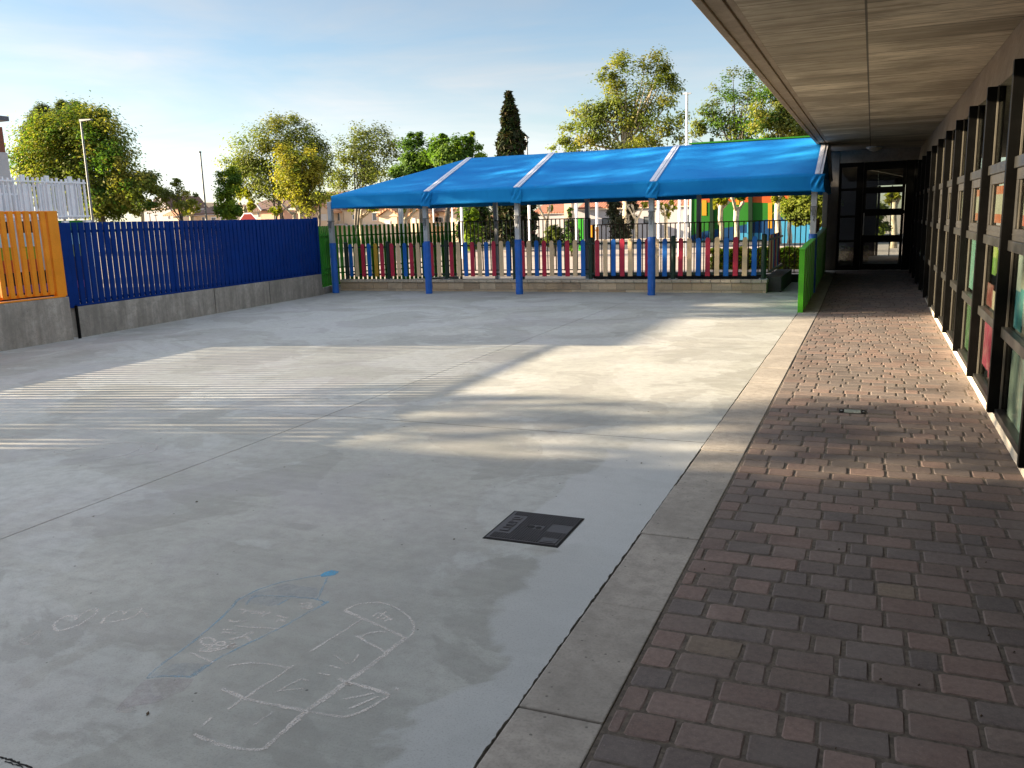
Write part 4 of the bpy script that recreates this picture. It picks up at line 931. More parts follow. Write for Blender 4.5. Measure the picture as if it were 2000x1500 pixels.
tree("plane_tree", "tall multi stemmed olive tree behind the stop sign", "tree", 543, 0, 55, [(548, 262, 50, 38), (500, 302, 46, 42), (470, 332, 34, 38), (592, 272, 42, 34), (602, 322, 42, 44), (535, 350, 52, 40), (562, 238, 32, 20), (622, 302, 26, 32), (480, 370, 30, 26)], ['olive', 'plane'], 0.22, 13, 56, 0.26, 0.24, stems=4, group=G1, limbs=22, fork=0.25)
tree("leafy_tree", "dense bright green small tree left of the stop sign", "tree", 446, 0, 48, [(442, 365, 15, 28), (455, 345, 16, 16), (444, 402, 16, 26), (460, 415, 14, 16)], ['green', 'lime'], 0.2, 55, 50, 0.25, 0.1)
tree("plane_tree", "bright yellow tree in front of the olive trees", "tree", 602, 0, 44, [(575, 345, 32, 46), (568, 305, 26, 26), (602, 375, 28, 36), (600, 325, 26, 30), (560, 385, 18, 22)], ['yellow', 'plane'], 0.2, 20, 50, 0.26, 0.16, stems=3, group=G1, limbs=16, fork=0.3)
tree("plane_tree", "airy grey green tree between the yellow tree and the dark green trees", "tree", 690, 0, 60, [(702, 272, 38, 28), (672, 295, 28, 34), (742, 278, 38, 30), (692, 332, 46, 38), (742, 322, 42, 42), (660, 352, 26, 26), (782, 292, 22, 26), (640, 375, 30, 16)], ['olive'], 0.23, 12, 42, 0.26, 0.2, stems=3, group=G1, limbs=24)
G3 = "dark green trees behind the canopy"
tree("maple_tree", "dark green tree behind the left end of the canopy, next to the airy tree", "tree", 822, 0, 52, [(820, 296, 32, 34), (798, 326, 30, 24), (812, 268, 12, 16), (840, 318, 34, 24)], ['green'], 0.24, 20, 64, 0.24, 0.16, group=G3)
tree("maple_tree", "dark green tree behind the canopy with leaning trunk, left of the cypress", "tree", 870, 0, 50, [(872, 292, 34, 28), (905, 286, 26, 24), (930, 300, 18, 16), (890, 318, 40, 22), (866, 270, 10, 12), (918, 266, 10, 10)], ['green', 'lime', 'green'], 0.24, 20, 60, 0.24, 0.2, group=G3)
tree("dense_shrub", "dark shrub mass under the canopy, left of the cypress", "shrub", 935, 0, 46, [(930, 415, 34, 26), (955, 440, 26, 24), (915, 445, 20, 24)], ['dark', 'green'], 0.22, 30, 60, 0.25, 0.1)
# cypress
b = at(1006, 430, 40); b.z = 0; CY = thing("cypress_tree", b, "dark narrow pointed cypress rising behind the canopy", "tree"); P = []; S = []; K = []
zt = at(998, 180, 40).z
for i in range(9500):
    q = random.random() ** 0.75; z = zt - (zt - 0.3) * q; rad = (0.05 + 1.02 * min(1, q * 1.45) ** 0.8) * rnd(0.6, 1.04) * (1 + 0.12 * math.sin(z * 5) + 0.1 * math.sin(z * 11 + 2)); a = rnd(0, 2 * PI)
    rad *= 1 + 0.10 * math.sin(3 * a + z * 2.2)
    P.append((b.x - 0.15 * (1 - q) + rad * math.cos(a), b.y + rad * math.sin(a), z)); S.append(rnd(0.1, 0.24)); K.append([c * rnd(0.6, 1.4) for c in random.choice(GREENS['dark'])])
leaf_mesh("crown", P, S, np.array(K), CY, 'needle', 0.1, 2.0)
m = MB(); m.tube([b - Vector((0, 0, .1)), b + Vector((0, 0, 2)), Vector((b.x - 0.15, b.y, zt))], [0.16, 0.13, 0.015], 8); m.build("trunk", "bark", CY)
tree("plane_tree", "tallest tree, airy yellow green with a pale trunk, behind the middle of the canopy", "tree", 1224, 0, 70, [(1215, 128, 26, 34), (1276, 132, 30, 34), (1182, 178, 36, 32), (1242, 188, 48, 40), (1302, 182, 30, 38), (1150, 222, 36, 28), (1202, 242, 50, 38), (1272, 250, 50, 36), (1122, 262, 38, 24), (1322, 242, 24, 34), (1096, 284, 26, 14), (1160, 288, 50, 20), (1250, 292, 54, 18), (1190, 140, 16, 20), (1302, 150, 16, 20)], ['plane', 'plane', 'olive'], 0.27, 11, 46, 0.25, 0.38, 'plane', group=G1, limbs=34, fork=0.3)
tree("plane_tree", "airy dark olive tree left of the concrete canopy edge", "tree", 1440, 0, 82, [(1396, 190, 22, 34), (1440, 172, 26, 36), (1478, 165, 24, 34), (1422, 240, 34, 30), (1460, 232, 36, 38), (1380, 238, 20, 30), (1360, 255, 18, 18)], ['olive', 'green'], 0.28, 12, 42, 0.26, 0.26, group=G1, limbs=24)
tree("plane_tree", "dense olive tree partly hidden behind the concrete canopy edge", "tree", 1530, 0, 76, [(1512, 205, 34, 42), (1545, 242, 34, 34), (1492, 258, 40, 18), (1575, 215, 40, 50), (1530, 180, 20, 30)], ['olive', 'green', 'plane'], 0.28, 15, 56, 0.25, 0.26, group=G1)
G4 = "pollarded plane trees along the street"
pollard("pollarded tree with leafy fork before the cream houses, left of the rear canopy post", 704, -1, 62, 424, [(693, 404), (712, 412), (728, 402), (722, 412)], [(690, 404, 16, 8), (730, 404, 16, 9)], G4, 0.17)
pollard("pollarded tree beside the leftmost rear canopy post", 791, -1, 62, 430, [(782, 408), (797, 406), (806, 412)], [(790, 408, 18, 8)], G4, 0.18, 'olive')
pollard("leafless pale forked pollard between the cypress and the white building", 1068, -1, 62, 432, [(1052, 402), (1076, 410), (1078, 404)], [(1076, 408, 6, 5)], G4, 0.16)
pollard("bare pale Y shaped pollard before the white building", 1243, -1, 62, 428, [(1228, 406), (1258, 401), (1232, 402)], [(1259, 400, 6, 4)], G4, 0.13)
pollard("pale pollard with knobbly leafy fists, right of the third canopy post", 1301, -1, 62, 420, [(1288, 406), (1307, 398), (1313, 404), (1298, 404)], [(1289, 404, 6, 6), (1309, 402, 9, 9), (1302, 418, 6, 5)], G4, 0.14)
pollard("slim pale pollard with yellow tufts before the green mural, left of two", 1408, 0, 47, 404, [(1400, 396), (1419, 396), (1412, 390)], [(1401, 398, 6, 7), (1419, 394, 6, 7), (1408, 392, 9, 5)], G4, 0.13)
pollard("pale Y shaped pollard before the middle of the green mural", 1439, 0, 47, 410, [(1433, 386), (1450, 398)], [(1446, 386, 10, 5)], G4, 0.16, 'green')
pollard("thick pale pollard trunk before the right end of the mural", 1520, 0, 45, 398, [(1516, 382), (1524, 382)], [(1514, 388, 7, 8), (1527, 390, 7, 7)], G4, 0.17)
pollard("thin pale trunk under the clipped round tree, right of the thick pollard", 1543, 0, 44, 432, [(1541, 420), (1546, 418)], [], G4, 0.11)
pollard("leafy yellow pollard above the blue fence, left one before the cream gable", 277, -0.5, 52, 412, [(266, 402), (288, 400), (282, 394)], [(256, 408, 14, 8), (284, 398, 14, 12), (270, 415, 8, 6)], G4, 0.16)
pollard("bushy yellow pollard above the blue fence, left of the tall lamp post", 374, -0.5, 52, 420, [(362, 404), (384, 404), (376, 398)], [(362, 406, 12, 13), (382, 408, 11, 13), (372, 398, 8, 8)], G4, 0.16)
pollard("yellow leafed pollard right of the stop sign", 575, -0.5, 52, 418, [(560, 402), (586, 402)], [(540, 408, 12, 10), (582, 400, 14, 10)], G4, 0.14)
pollard("thick forked pollard with yellow leaves right of the stop sign, nearest the canopy", 588, -0.5, 54, 416, [(574, 408), (600, 404), (596, 412)], [(590, 396, 22, 14), (602, 388, 12, 10)], G4, 0.2)
pollard("dark forked pollard with leaves above the stop sign", 478, -0.5, 54, 408, [(468, 398), (492, 394)], [(486, 386, 12, 14), (470, 380, 9, 9), (492, 402, 8, 8)], G4, 0.16)

tree("round_tree", "clipped round topped tree beside the right canopy post", "tree", 1582, 0, 28, [(1570, 402, 36, 32), (1592, 415, 28, 30), (1560, 420, 20, 20), (1612, 405, 26, 32)], 'round', 0.11, 70, 70, 0.16, 0.07, group=None)
tree("green_bush", "bright lime green bush behind the picket fence, left of the cypress", "shrub", 922, 0, 34, [(914, 424, 11, 11), (926, 420, 10, 9), (918, 445, 16, 14), (922, 470, 16, 16)], ['lime', 'lime', 'green'], 0.13, 90, 50, 0.22, 0.05)
tree("small_conifer", "small dark green conifer behind the middle of the picket fence", "shrub", 1116, 0, 34, [(1114, 418, 4, 12), (1115, 438, 9, 12), (1116, 458, 14, 14), (1116, 475, 17, 14)], ['green', 'dark'], 0.12, 160, 40, 0.2, 0.05, mat='needle')
tree("green_bush", "olive bush behind the picket fence, left of the small conifer", "shrub", 1082, 0, 34, [(1082, 455, 14, 14), (1075, 470, 14, 12), (1093, 470, 12, 12)], ['olive', 'round'], 0.12, 90, 44, 0.22, 0.05)
tree("ivy_tree", "black leaning ivy covered tree against the pale trunk of the tallest tree", "tree", 1205, 0, 66, [(1200, 398, 12, 12), (1196, 415, 10, 12), (1205, 435, 14, 14), (1212, 455, 16, 16), (1214, 475, 18, 16), (1235, 402, 9, 16), (1236, 430, 5, 18)], 'dark', 0.2, 130, 44, 0.25, 0.16, mat='needle')
tree("green_bush", "leafy garden bush seen through the glass door, left one", "shrub", 1712, 0, 36, [(1712, 415, 16, 22), (1700, 440, 14, 16), (1722, 450, 16, 16)], 'round', 0.13, 70, 50, 0.22, 0.06)
pollard("pale pollard seen through the right part of the glass door", 1748, 0, 38, 398, [(1742, 386), (1756, 388)], [(1745, 384, 12, 10)], G4, 0.12)
# hedge as a leafy box
h0, h1 = at(1385, 490, 25.0), at(1580, 487, 25.0); HG = thing("hedge", ((h0.x + h1.x) / 2, 25.5, 0), "dark clipped hedge behind the rust brown railing, before the mural", "hedge"); P = []; S = []; K = []
for i in range(9000):
    fx = random.random(); z = rnd(0, 0.52) if random.random() < 0.6 else 0.52 + rnd(-0.06, 0.05); yy = 25.0 + (rnd(0, 0.15) if random.random() < 0.6 else rnd(0, 1.0))
    P.append((h0.x + (h1.x + 1.5 - h0.x) * fx, yy, z + 0.03 * math.sin(fx * 40))); S.append(rnd(0.04, 0.09)); K.append([c * rnd(0.6, 1.3) for c in random.choice(GREENS['round'])])
leaf_mesh("leaves", P, S, np.array(K), HG)
m = MB(); m.box(h0.x + 0.05, 25.1, -0.02, h1.x + 1.4, 25.9, 0.46); m.build("twigs", "bark", HG)

# ================================================================== FAR BUILDINGS
def pbox(m, px0, py0, px1, py1, Y, dY, c=None):
    pm = (px0 + px1) / 2; x0 = at(px0, (py0 + py1) / 2, Y).x; x1 = at(px1, (py0 + py1) / 2, Y).x
    m.box(x0, Y, at(pm, py1, Y).z, x1, Y + dY, at(pm, py0, Y).z, c); return x0, x1
def pane_win(px0, py0, px1, py1, Y, parent, frame="white", pane="pane"):
    w = MB(); pbox(w, px0, py0, px1, py1, Y - 0.04, 0.06); wo = w.build("window", frame, parent)
    q = (px1 - px0) * 0.12; k = MB(); pbox(k, px0 + q, py0 + q, px1 - q, py1 - q, Y - 0.06, 0.02); k.build("pane", pane, wo)
def gable_roof(px0, px1, ye, apx, ya, Y, dY, th=0.25, over=0.3):    # ridge along the depth
    a, b2, t = at(px0, ye, Y), at(px1, ye, Y), at(apx, ya, Y)
    m = MB(); 
    m.hexa([(a.x - over, Y - over, a.z - .15), (t.x, Y - over, t.z), (t.x, Y + dY, t.z), (a.x - over, Y + dY, a.z - .15), (a.x - over, Y - over, a.z - .15 + th), (t.x, Y - over, t.z + th), (t.x, Y + dY, t.z + th), (a.x - over, Y + dY, a.z - .15 + th)])
    m.hexa([(t.x + .001, Y - over, t.z), (b2.x + over, Y - over, b2.z - .15), (b2.x + over, Y + dY, b2.z - .15), (t.x + .001, Y + dY, t.z), (t.x + .001, Y - over, t.z + th), (b2.x + over, Y - over, b2.z - .15 + th), (b2.x + over, Y + dY, b2.z - .15 + th), (t.x + .001, Y + dY, t.z + th)])
    g = MB(); g.prism([(a.x, a.z - .1), (b2.x, b2.z - .1), (t.x, t.z)], 'y', Y, Y + dY - .1)
    return m, g
def front_roof(px0, px1, ye, yr, Y, dY):      # slope facing us
    a, b2 = at(px0, ye, Y), at(px1, ye, Y); zt = at((px0 + px1) / 2, yr, Y + dY).z; z0 = (a.z + b2.z) / 2
    m = MB(); m.hexa([(a.x, Y - .4, z0), (b2.x, Y - .4, z0), (b2.x, Y + dY, zt), (a.x, Y + dY, zt), (a.x, Y - .4, z0 + .2), (b2.x, Y - .4, z0 + .2), (b2.x, Y + dY, zt + .2), (a.x, Y + dY, zt + .2)]); return m
def house(label, x0, x1, gb, eave, ridge, Y, bay_win=None, rec_win=None, group="terraced houses beyond the street"):
    p = at((x0 + x1) / 2, 440, Y); H = thing("terraced_house", (p.x, Y, -4), label, "house", group)
    m = MB(); pbox(m, x0, eave, x1, 500, Y, 8); m.build("wall", "stucco", H)
    front_roof(x0 - 1, x1 + 1, eave, ridge, Y, 5).build("roof", "roof", H)
    m, g_ = gable_roof(gb[0], gb[1], gb[2], (gb[0] + gb[1]) / 2, gb[3], Y - 2.0, 3.5); m.build("roof", "ochreroof", H); g_.build("gable", "stucco", H)
    m = MB(); pbox(m, gb[0] + 1, gb[2] - 1, gb[1] - 1, 500, Y - 1.9, 1.9); m.build("bay", "stucco", H)
    if bay_win: pane_win(*bay_win, Y - 1.9, H, "shutter", "shutter")
    for w in rec_win or []: pane_win(*w, Y, H)
    m = MB(); pbox(m, x0 + 1, 438, x1, 441, Y - 0.8, 0.8); m.build("balcony_ledge", "offwhite", H)
house("cream terraced house with tiled gable left of the first canopy post", 600, 672, (607, 647, 414, 398), 404, 378, 95, (627, 418, 638, 431), [(655, 414, 664, 432)])
house("cream terraced house with gable behind the pollarded tree", 673, 779, (741, 778, 421, 408), 408, 384, 95, (751, 431, 763, 440), [(688, 419, 696, 429), (727, 415, 736, 431)])
house("cream terraced house half hidden by the second canopy post", 780, 848, (802, 838, 421, 407), 408, 385, 95, (806, 425, 812, 437), [(850, 423, 862, 434)])
house("cream terraced house with white framed windows left of the lime bush", 849, 930, (874, 906, 420, 407), 414, 388, 95, (891, 427, 902, 438), [(848, 424, 856, 434), (858, 424, 866, 434), (873, 424, 880, 434)])
# salmon house
H = thing("salmon_house", (at(530, 430, 88).x, 88, -4), "salmon pink house with dark hipped roof right of the stop sign", "house")
m = MB(); pbox(m, 512, 411, 556, 470, 88, 8); m.build("wall", "pink", H); m = MB(); pbox(m, 470, 413, 511.5, 470, 88.1, 7); m.build("wing", "stucco", H)
front_roof(470, 560, 412, 394, 88, 5).build("roof", "roof", H); m = MB(); a, b2 = at(501, 398, 87.5), at(511, 411, 87.5); m.tube([a, b2], 0.14, 6); m.build("verge", "offwhite", H); pane_win(503, 415, 506, 424, 88.1, H)
# cream gable house + brown roofs on the left
H = thing("gabled_house", (at(312, 430, 110).x, 110, -4), "pale house with broad gable behind the round tree at left", "house")
m = MB(); pbox(m, 284, 408, 340, 470, 110, 10); m.build("wall", "offwhite", H); m, g_ = gable_roof(284, 332, 408, 312, 384, 110, 9, 0.2, 0.1); m.build("roof", "roof", H); g_.build("gable", "offwhite", H)
m = MB(); pbox(m, 283, 407, 326, 410, 109.9, 0.1); m.build("string_course", "stucco", H); pane_win(327.5, 419, 330.5, 428, 110, H)
m = MB(); pbox(m, 341, 424, 352, 470, 108, 8); m.build("annex", "stucco", H); front_roof(322, 352, 422, 409, 108, 3).build("roof", "ochreroof", H)
H = thing("brown_roofed_house", (at(420, 430, 112).x, 112, -4), "low cream house with long brown roof behind the tall lamp post", "house")
m = MB(); pbox(m, 380, 420, 448, 470, 112, 9); m.build("wall", "stucco", H); front_roof(376, 448, 419, 405, 112, 5).build("roof", "roof", H)
for w in ((394, 424, 400, 432), (412, 424, 422, 431), (430, 424, 440, 431)): pane_win(*w, 112, H)
m = MB(); pbox(m, 353, 396, 381, 440, 118, 6); tag(m.build("flat_roofed_block", "stucco", loc=(at(367, 430, 118).x, 118, -4)), "beige flat roofed block behind the bushy yellow pollard", "building")
# long white building with red tiled roof
H = thing("white_hall", (at(1220, 430, 125).x, 125, -4), "long grey white building with red tiled roof behind the pollards", "building")
m = MB(); pbox(m, 1090, 406, 1352, 480, 125, 10); m.build("wall", "offwhite", H); front_roof(1130, 1354, 405, 385, 125, 6).build("roof", "redroof", H); m = MB(); pbox(m, 1130, 404.5, 1354, 407, 124.6, 0.35); m.build("cornice", "stucco", H)
front_roof(1040, 1103, 417, 398, 118, 6).build("roof", "redroof", H); m = MB(); pbox(m, 1042, 418, 1103, 480, 118, 6); m.build("wing", "offwhite", H)
pane_win(1257, 423, 1273, 437, 125, H, "black", "pane"); pane_win(1340, 420, 1348, 443, 125, H, "black", "pane"); pane_win(1176, 426, 1190, 440, 125, H, "black", "pane")
m = MB(); pbox(m, 1102, 392, 1116, 428, 117, 1.2); m.build("sunlit_pier", "stucco", H)
# mural building
H = thing("mural_building", (at(1470, 430, 50).x, 50, 0), "green and blue painted mural building with orange band behind the right part of the canopy", "building")
YM = 50.0
m = MB(); pbox(m, 1350, 273, 1640, 560, YM, 14); m.build("wall", "m_green", H)
m = MB(); pbox(m, 1346.5, 272, 1349.8, 560, YM - 0.05, 14); m.build("corner_trim", "white", H)
m = MB(); pbox(m, 1346, 270, 1641, 272.9, YM - 0.3, 14.5); m.build("roof_edge", "m_green", H)
def poly(name, mat, pts, dy):
    q = [at(a, b, YM) for a, b in pts]; m = MB(); m.prism([(v.x, v.z) for v in q], 'y', YM - dy, YM + 0.02); return m.build(name, mat, H)
poly("painted_panel", "m_orange", [(1370, 396), (1410, 394), (1460, 395), (1520, 397), (1560, 397), (1600, 400), (1640, 402), (1640, 330), (1370, 330)], 0.01)
poly("painted_panel", "m_navy", [(1345, 462), (1375, 452), (1410, 446), (1450, 440), (1490, 430), (1530, 424), (1580, 420), (1640, 418), (1640, 558), (1350, 558)], 0.014)
for a0, b0, a1, b1 in ((1384, 452, 1395, 500), (1372, 466, 1384, 520), (1445, 455, 1488, 520), (1459, 434, 1466, 456), (1395, 470, 1440, 540)): poly("painted_panel", "m_sky", [(a0, b1), (a1, b1), (a1, b0), (a0, b0)], 0.02)
for a0, b0, a1, b1 in ((1371, 391, 1380, 421), (1500, 396, 1508, 446), (1438, 388, 1444, 400)): poly("painted_panel", "m_yellow", [(a0, b1), (a1, b1), (a1, b0), (a0, b0)], 0.025)
for a0, a1 in ((1387, 1394), (1462, 1470)): poly("pilaster", "m_dark", [(a0, 470), (a1, 470), (a1, 270), (a0, 270)], 0.15)
m = MB(); pbox(m, 1512, 431, 1640, 500, 46, 0.3); bwl = m.build("blue_wall", "m_sky", loc=(at(1570, 430, 46).x, 46, 0)); tag(bwl, "sky blue low wall under the clipped round tree", "wall")

# ------------------------------------------------------------------ left terrace, railing, building
TX, TY1 = -17.5, 15.65
TW = thing("mural_terrace", (TX, 11, 0), "raised terrace with striped colour mural seen through the orange and blue slats", "terrace")
m = MB(); m.box(TX - 9, -6, -0.05, TX, TY1, 1.86); m.build("terrace_block", "greywall", TW)
def strip(z0, z1, mat, y0=-6, y1=TY1 - 0.3): m = MB(); m.box(TX - 0.01, y0, z0, TX + 0.012, y1, z1); m.build("painted_panel", mat, TW)
strip(1.30, 1.60, "w_sky"); strip(1.02, 1.299, "w_lime"); strip(0.74, 1.019, "w_red", -6, 14.0); strip(0.45, 0.739, "w_dark"); strip(0.28, 0.449, "w_purple"); strip(0.0, 0.279, "w_dark"); strip(0.74, 1.019, "w_dark", 14.001, TY1 - 0.3); strip(1.601, 1.855, "w_green", 14.6, TY1 - 0.3); strip(1.601, 1.855, "w_dark", -6, 14.599)
for i in range(14):
    yy = TY1 - 0.28 - i * 0.62
    m = MB(); m.box(TX + 0.0, yy, 0.75, TX + 0.10, yy + 0.14, 1.85); m.build("pilaster", "white", TW)
WR = thing("white_railing", (TX, 11, 1.86), "white metal railing with pickets on the raised terrace at far left", "railing")
m = MB(); y = TY1 - 0.06
k = 0
while y > 9.5:
    wv = 0.045 if k % 5 == 3 else 0.018; m.box(TX - 0.10 - (0.02 if wv > .03 else 0), y - wv, 1.90, TX - 0.06, y + wv, 2.80 + (0.08 if wv > .03 else rnd(0, 0.05))); y -= 0.125; k += 1
x = TX - 0.25
while x > TX - 6: m.box(x - 0.018, TY1 - 0.10, 1.90, x + 0.018, TY1 - 0.06, 2.80); x -= 0.125
m.build("bars", "white", WR)
for z in (1.94, 2.72):
    m = MB(); m.box(TX - 0.055, 9.5, z, TX - 0.03, TY1 - 0.03, z + 0.035); m.box(TX - 6, TY1 - 0.058, z, TX - 0.06, TY1 - 0.035, z + 0.035); m.build("rail", "white", WR)
m = MB(); m.box(TX - 1.6, 10, 1.862, TX - 1.55, TY1 - 0.4, 1.9); m.box(TX - 1.6, 10, 2.5, TX - 1.56, TY1 - 0.4, 2.54)
y = 10
while y < TY1 - 0.4: m.box(TX - 1.6, y, 1.9, TX - 1.57, y + 0.03, 2.5); y += 0.31
m.build("rear_rail", "white", WR)
LB = thing("left_pavilion", (-25, 11, 0), "grey building corner with dark sloping roof at the far left edge behind the white railing", "building")
BX, BY1 = -21.2, 16.5
m = MB(); m.box(BX - 8, 5.35, 0, BX - 0.4, BY1 - 0.45, 4.5); m.build("wall", "greywall", LB)
m = MB(); m.box(BX - 0.45, BY1 - 0.5, 1.8, BX, BY1, 3.70); m.build("corner_pillar", "offwhite", LB)
m = MB(); m.box(BX - 0.40, 5.4, 3.701, BX - 0.03, BY1 - 0.03, 4.35); m.build("brick_band", "brick", LB)
m = MB(); m.hexa([(BX - 9, 5.2, 4.5), (BX + 0.10, 5.2, 4.5), (BX + 0.10, BY1 + 0.10, 4.5), (BX - 9, BY1 + 0.10, 4.5), (BX - 9, 5.2, 5.0), (BX + 0.10, 5.2, 4.62), (BX + 0.10, BY1 + 0.10, 4.62), (BX - 9, BY1 + 0.10, 5.0)]); m.build("roof", "darkroof", LB)
m = MB(); m.tube([(BX + 0.08, BY1 - 0.75, 4.5), (BX + 0.08, BY1 - 0.75, 3.6), (BX + 0.02, BY1 - 0.9, 3.2)], 0.09, 8); m.build("downpipe", "black", LB)
for yy in (13.2, 11, 9): 
    m = MB(); m.box(BX - 0.41, yy, 1.9, BX - 0.36, yy + 1.4, 3.5); m.build("window", "pane", LB)

# ------------------------------------------------------------------ street furniture
def lamp(label, px, ptop, Y, heads, rad=0.07, bz=0, mat="pole", group="street lamps"):
    t_ = at(px, ptop, Y); L = thing("street_lamp", (t_.x, Y, bz), label, "street lamp", group)
    m = MB(); m.tube([(t_.x, Y, bz), (t_.x, Y, bz + 0.4), (t_.x, Y, t_.z)], [rad * 1.3, rad, rad * 0.7], 10); m.build("pole", mat, L)
    for hw in heads:
        m = MB(); hx_ = hw / ppm(px, Y); m.hexa([(t_.x, Y - .12, t_.z - 0.02), (t_.x + hx_, Y - .1, t_.z + 0.02), (t_.x + hx_, Y + .1, t_.z + 0.02), (t_.x, Y + .12, t_.z - 0.02), (t_.x, Y - .12, t_.z + 0.10), (t_.x + hx_, Y - .08, t_.z + 0.07), (t_.x + hx_, Y + .08, t_.z + 0.07), (t_.x, Y + .12, t_.z + 0.10)]); m.build("lamp_head", mat, L)
lamp("tall grey street lamp in front of the round tree at left", 158, 237, 36, [28])
lamp("tall slim street lamp standing alone against the sky", 391, 298, 52, [-10], 0.085)
lamp("short black double headed lamp before the cream gable, left of two", 292, 417, 75, [-5, 5], 0.06, -1, "black")
lamp("short black lamp before the cream gable, right of two", 304, 421, 75, [-4, 4], 0.05, -1, "black")
lamp("round disc topped lamp just right of the cypress", 1029, 270, 46, [-4, 4], 0.06)
lamp("tall pale floodlight mast in front of the airy dark tree", 1342, 184, 58, [-8, 8], 0.11, 0, "alu")
G5 = "slender white posts behind the yard"
for px, top, nm in ((902, 330, "slender white post left of the lime bush"), (884, 330, "thin white post behind the leaning tree trunk, left of the lime bush post"), (1034, 330, "slender white post against the dark cypress"), (1126, 330, "sunlit white post right of the small conifer"), (1166, 330, "thin white post behind the rust railing, left of the ivy tree"), (1286, 330, "white post just right of the third padded canopy post"), (1327, 330, "white post left of the tall mast"), (1339, 330, "white post right of the tall mast"), (847, 345, "thin white post behind the left railing, right of the second canopy post")):
    p = at(px, 430, 33); m = MB(); m.tube([(p.x, 33, 0), (p.x, 33, 2.9)], 0.055 if px not in (847, 884) else 0.03, 8); tag(m.build("white_post", "white", loc=(p.x, 33, 0)), nm, "post", G5)
# stop sign
c = at(485, 437, 26); SS = thing("stop_sign", (c.x, 26, 0), "red octagonal stop sign with white border showing above the blue fence", "road sign")
def octo(rad, y0, y1): 
    m = MB(); m.prism([(c.x + rad * math.cos(PI / 8 + i * PI / 4), c.z + rad * math.sin(PI / 8 + i * PI / 4)) for i in range(8)], 'y', y0, y1); return m
Rs = 22.5 / ppm(485, 26)
octo(Rs, 26.0, 26.03).build("border", "white", SS); octo(Rs * 0.90, 25.992, 25.9995).build("red_face", "stop_red", SS)
text_mesh("lettering", "STOP", Rs * 0.68, "white", SS, Matrix.Translation((0, -0.012, c.z)) @ Matrix.Rotation(PI / 2, 4, 'X'))
m = MB(); m.tube([(c.x, 26.06, 0), (c.x, 26.06, c.z + Rs * .7)], 0.03, 8); m.build("pole", "pole", SS)
# play panels behind the railing
PS = thing("play_frame", (at(1158, 460, 31).x, 31, 0), "orange play frame panels behind the rust brown railing", "play equipment")
m = MB(); pbox(m, 1151, 440, 1159, 492, 31, 0.06); m.build("panel", "playorange", PS); m = MB(); pbox(m, 1164, 443, 1168, 492, 31.1, 0.06); m.build("panel", "playorange", PS); m = MB(); pbox(m, 1150, 449, 1169, 451, 31.07, 0.03); m.build("crossbar", "playorange", PS)
m = MB(); pbox(m, 1124, 426, 1139, 490, 37, 0.08); tag(m.build("green_screen", "playgreen", loc=(at(1132, 430, 37).x, 37, 0)), "green screen panel right of the small conifer", "panel")

# unseen trees and a wing added outside the frame to shade the yard
def shade_tree(label, x, y, h, rr, z0, per, pal='plane'):
    t = thing("plane_tree", (x, y, 0), label, "tree", G1); P = []; S = []; K = []
    for i in range(per):
        d3 = RNG.normal(size=3); d3 /= np.linalg.norm(d3); s = rnd(0.3, 1) ** 0.6; cpt = np.array([x + d3[0] * rr * s, y + d3[1] * rr * s, (z0 + h) / 2 + d3[2] * (h - z0) / 2 * s]); n = 60
        P.append(cpt + RNG.normal(size=(n, 3)) * 0.42); S.append(RNG.uniform(0.16, 0.3, n)); K.append(np.array(random.choice(GREENS[pal]))[None, :] * RNG.uniform(0.7, 1.2, (n, 1)))
    leaf_mesh("crown", np.concatenate(P), np.concatenate(S), np.concatenate(K), t)
    m = MB(); m.tube([(x, y, -0.1), (x, y, z0), (x, y, h * 0.8)], [0.25, 0.2, 0.05], 8); m.build("trunk", "bark", t)
SH = dict(a=(-27, 0.2), b=(-24, -4.5), c=(-25, -10), d=(-36, 7.5), e=(-27, 3.0))
shade_tree("unseen large tree left of the picture, behind the terrace", -27.5, -2.6, 9.5, 3.0, 1.2, 50)
shade_tree("unseen large tree left of the picture, nearer than the first", -25, -8.2, 9.0, 3.4, 1.0, 150)
shade_tree("unseen tall tree left of the picture behind the dark roof", -33, 7.7, 12.6, 3.1, 3.0, 105)
shade_tree("second unseen tall tree left of the picture behind the dark roof", -34, 13.0, 13.0, 3.6, 2.5, 125)
RW = thing("rear_sky_blocker", (-6, -7, 0), "unseen grey block added behind the viewpoint to darken the near yard", "building")  # added unseen block that keeps sky light off the near yard
m = MB(); m.box(-12, -9, 0, 5.5, -4.2, 5.2); m.build("wall", "greywall", RW); m = MB(); m.box(-12.3, -9.3, 5.2, 5.8, -3.9, 5.5); m.build("roof", "darkroof", RW)
WG = thing("shade_wing", (-28, -12, 0), "unseen grey wing with dark roof added left of the picture for its shade", "building")  # added unseen block that stops stray sun on the near concrete
m = MB(); m.box(-38, -26, 0, -30, -4.6, 8.2); m.build("wall", "greywall", WG); m = MB(); m.box(-38.4, -26.4, 8.2, -29.6, -4.2, 8.5); m.build("roof", "darkroof", WG)

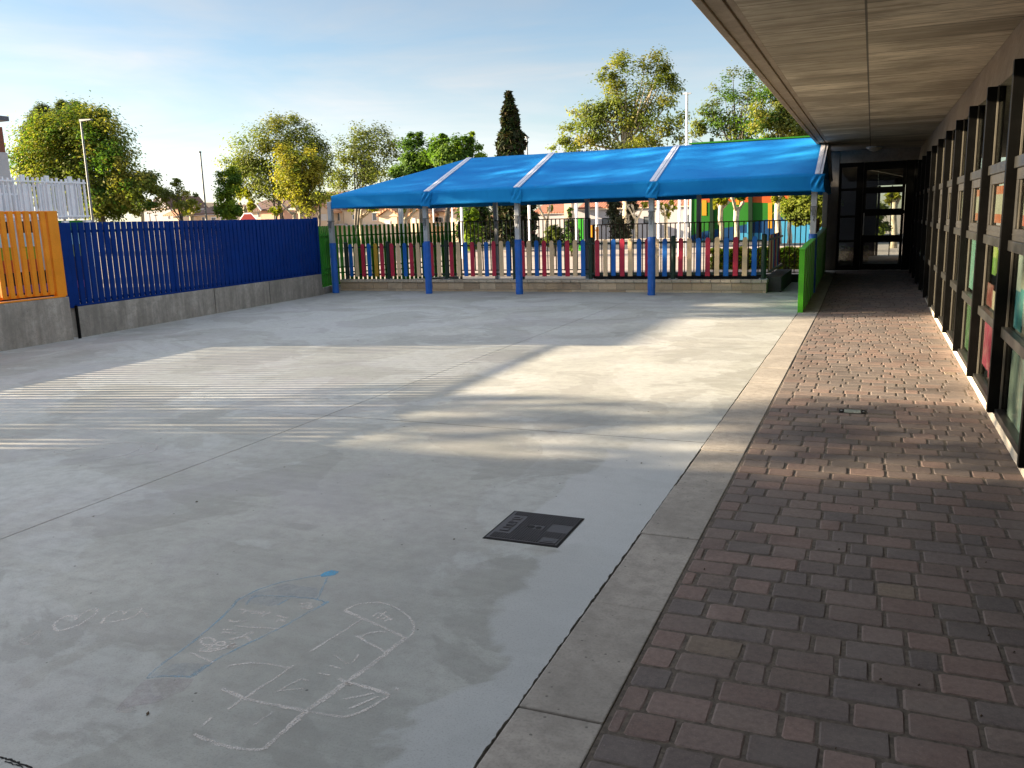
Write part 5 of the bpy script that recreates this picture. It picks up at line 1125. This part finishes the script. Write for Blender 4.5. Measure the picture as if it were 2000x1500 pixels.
# ================================================================== LIGHT + SKY
EL = math.radians(13.6); AZ = math.atan2(-0.963, -0.268)      # sun on the left, a little behind the camera
to_sun = Vector((math.sin(AZ) * math.cos(EL), math.cos(AZ) * math.cos(EL), math.sin(EL)))
sd = bpy.data.lights.new("sun", 'SUN'); sd.energy = 5.0; sd.angle = math.radians(0.42); sd.color = (1.0, 0.80, 0.56)
so = bpy.data.objects.new("sun", sd); COL.objects.link(so); so.rotation_euler = (-to_sun).to_track_quat('-Z', 'Y').to_euler(); so.location = to_sun * 60
w = bpy.data.worlds.new("World"); scn.world = w; w.use_nodes = True; nt = w.node_tree; bg = nt.nodes["Background"]
sk = nt.nodes.new("ShaderNodeTexSky"); sk.sky_type = 'NISHITA'; sk.sun_disc = False; sk.sun_elevation = EL; sk.sun_rotation = AZ; sk.altitude = 600; sk.air_density = 1.0; sk.dust_density = 0.6; sk.ozone_density = 1.6
gv = tc(nt, "Generated")
cl = noise(nt, mapping(nt, gv, (1.2, 1.2, 7.0), (0.3, 0.1, 0.0), (0, 0.06, 0)), 1.5, 6, 0.55, 0.6)
cl2 = noise(nt, mapping(nt, gv, (2.2, 2.2, 16), (4, 2, 0), (0, -0.05, 0)), 2.2, 5, 0.6, 0.8)
cf = mth(nt, 'MULTIPLY', ramp(nt, cl, [(0.40, 0.0), (0.68, 1.0)]), ramp(nt, cl2, [(0.25, 0.35), (0.7, 1.0)]))
lum = nt.nodes.new("ShaderNodeRGBToBW"); lk(nt, sk.outputs[0], lum.inputs[0])
cc = nt.nodes.new("ShaderNodeCombineColor")
for i, k in enumerate((1.24, 1.26, 1.28)): lk(nt, mth(nt, 'MULTIPLY', lum.outputs[0], k), cc.inputs[i])
low = mix(nt, mth(nt, 'ADD', mth(nt, 'MULTIPLY', cf, 0.8), 0.08), sk.outputs[0], cc.outputs[0])
low = mix(nt, 1.0, low, (0.42, 0.42, 0.42), 'MULTIPLY')
# added brightening of the upper sky, out of view, to light the yard
sky_fill = mix(nt, 0.72, sk.outputs[0], cc.outputs[0]); sky_fill = mix(nt, 1.0, sky_fill, (1.62, 1.55, 1.5), 'MULTIPLY')
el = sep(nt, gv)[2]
lk(nt, mix(nt, ramp(nt, el, [(0.30, 0.0), (0.62, 1.0)]), low, sky_fill), bg.inputs["Color"])
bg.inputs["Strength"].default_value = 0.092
scn.view_settings.view_transform = 'Standard'; scn.view_settings.look = 'None'; scn.view_settings.gamma = 1; scn.view_settings.use_curve_mapping = False
scn.view_settings.exposure = 2.47
scn.cycles.max_bounces = 8; scn.cycles.transparent_max_bounces = 16; scn.cycles.caustics_reflective = False; scn.cycles.caustics_refractive = False
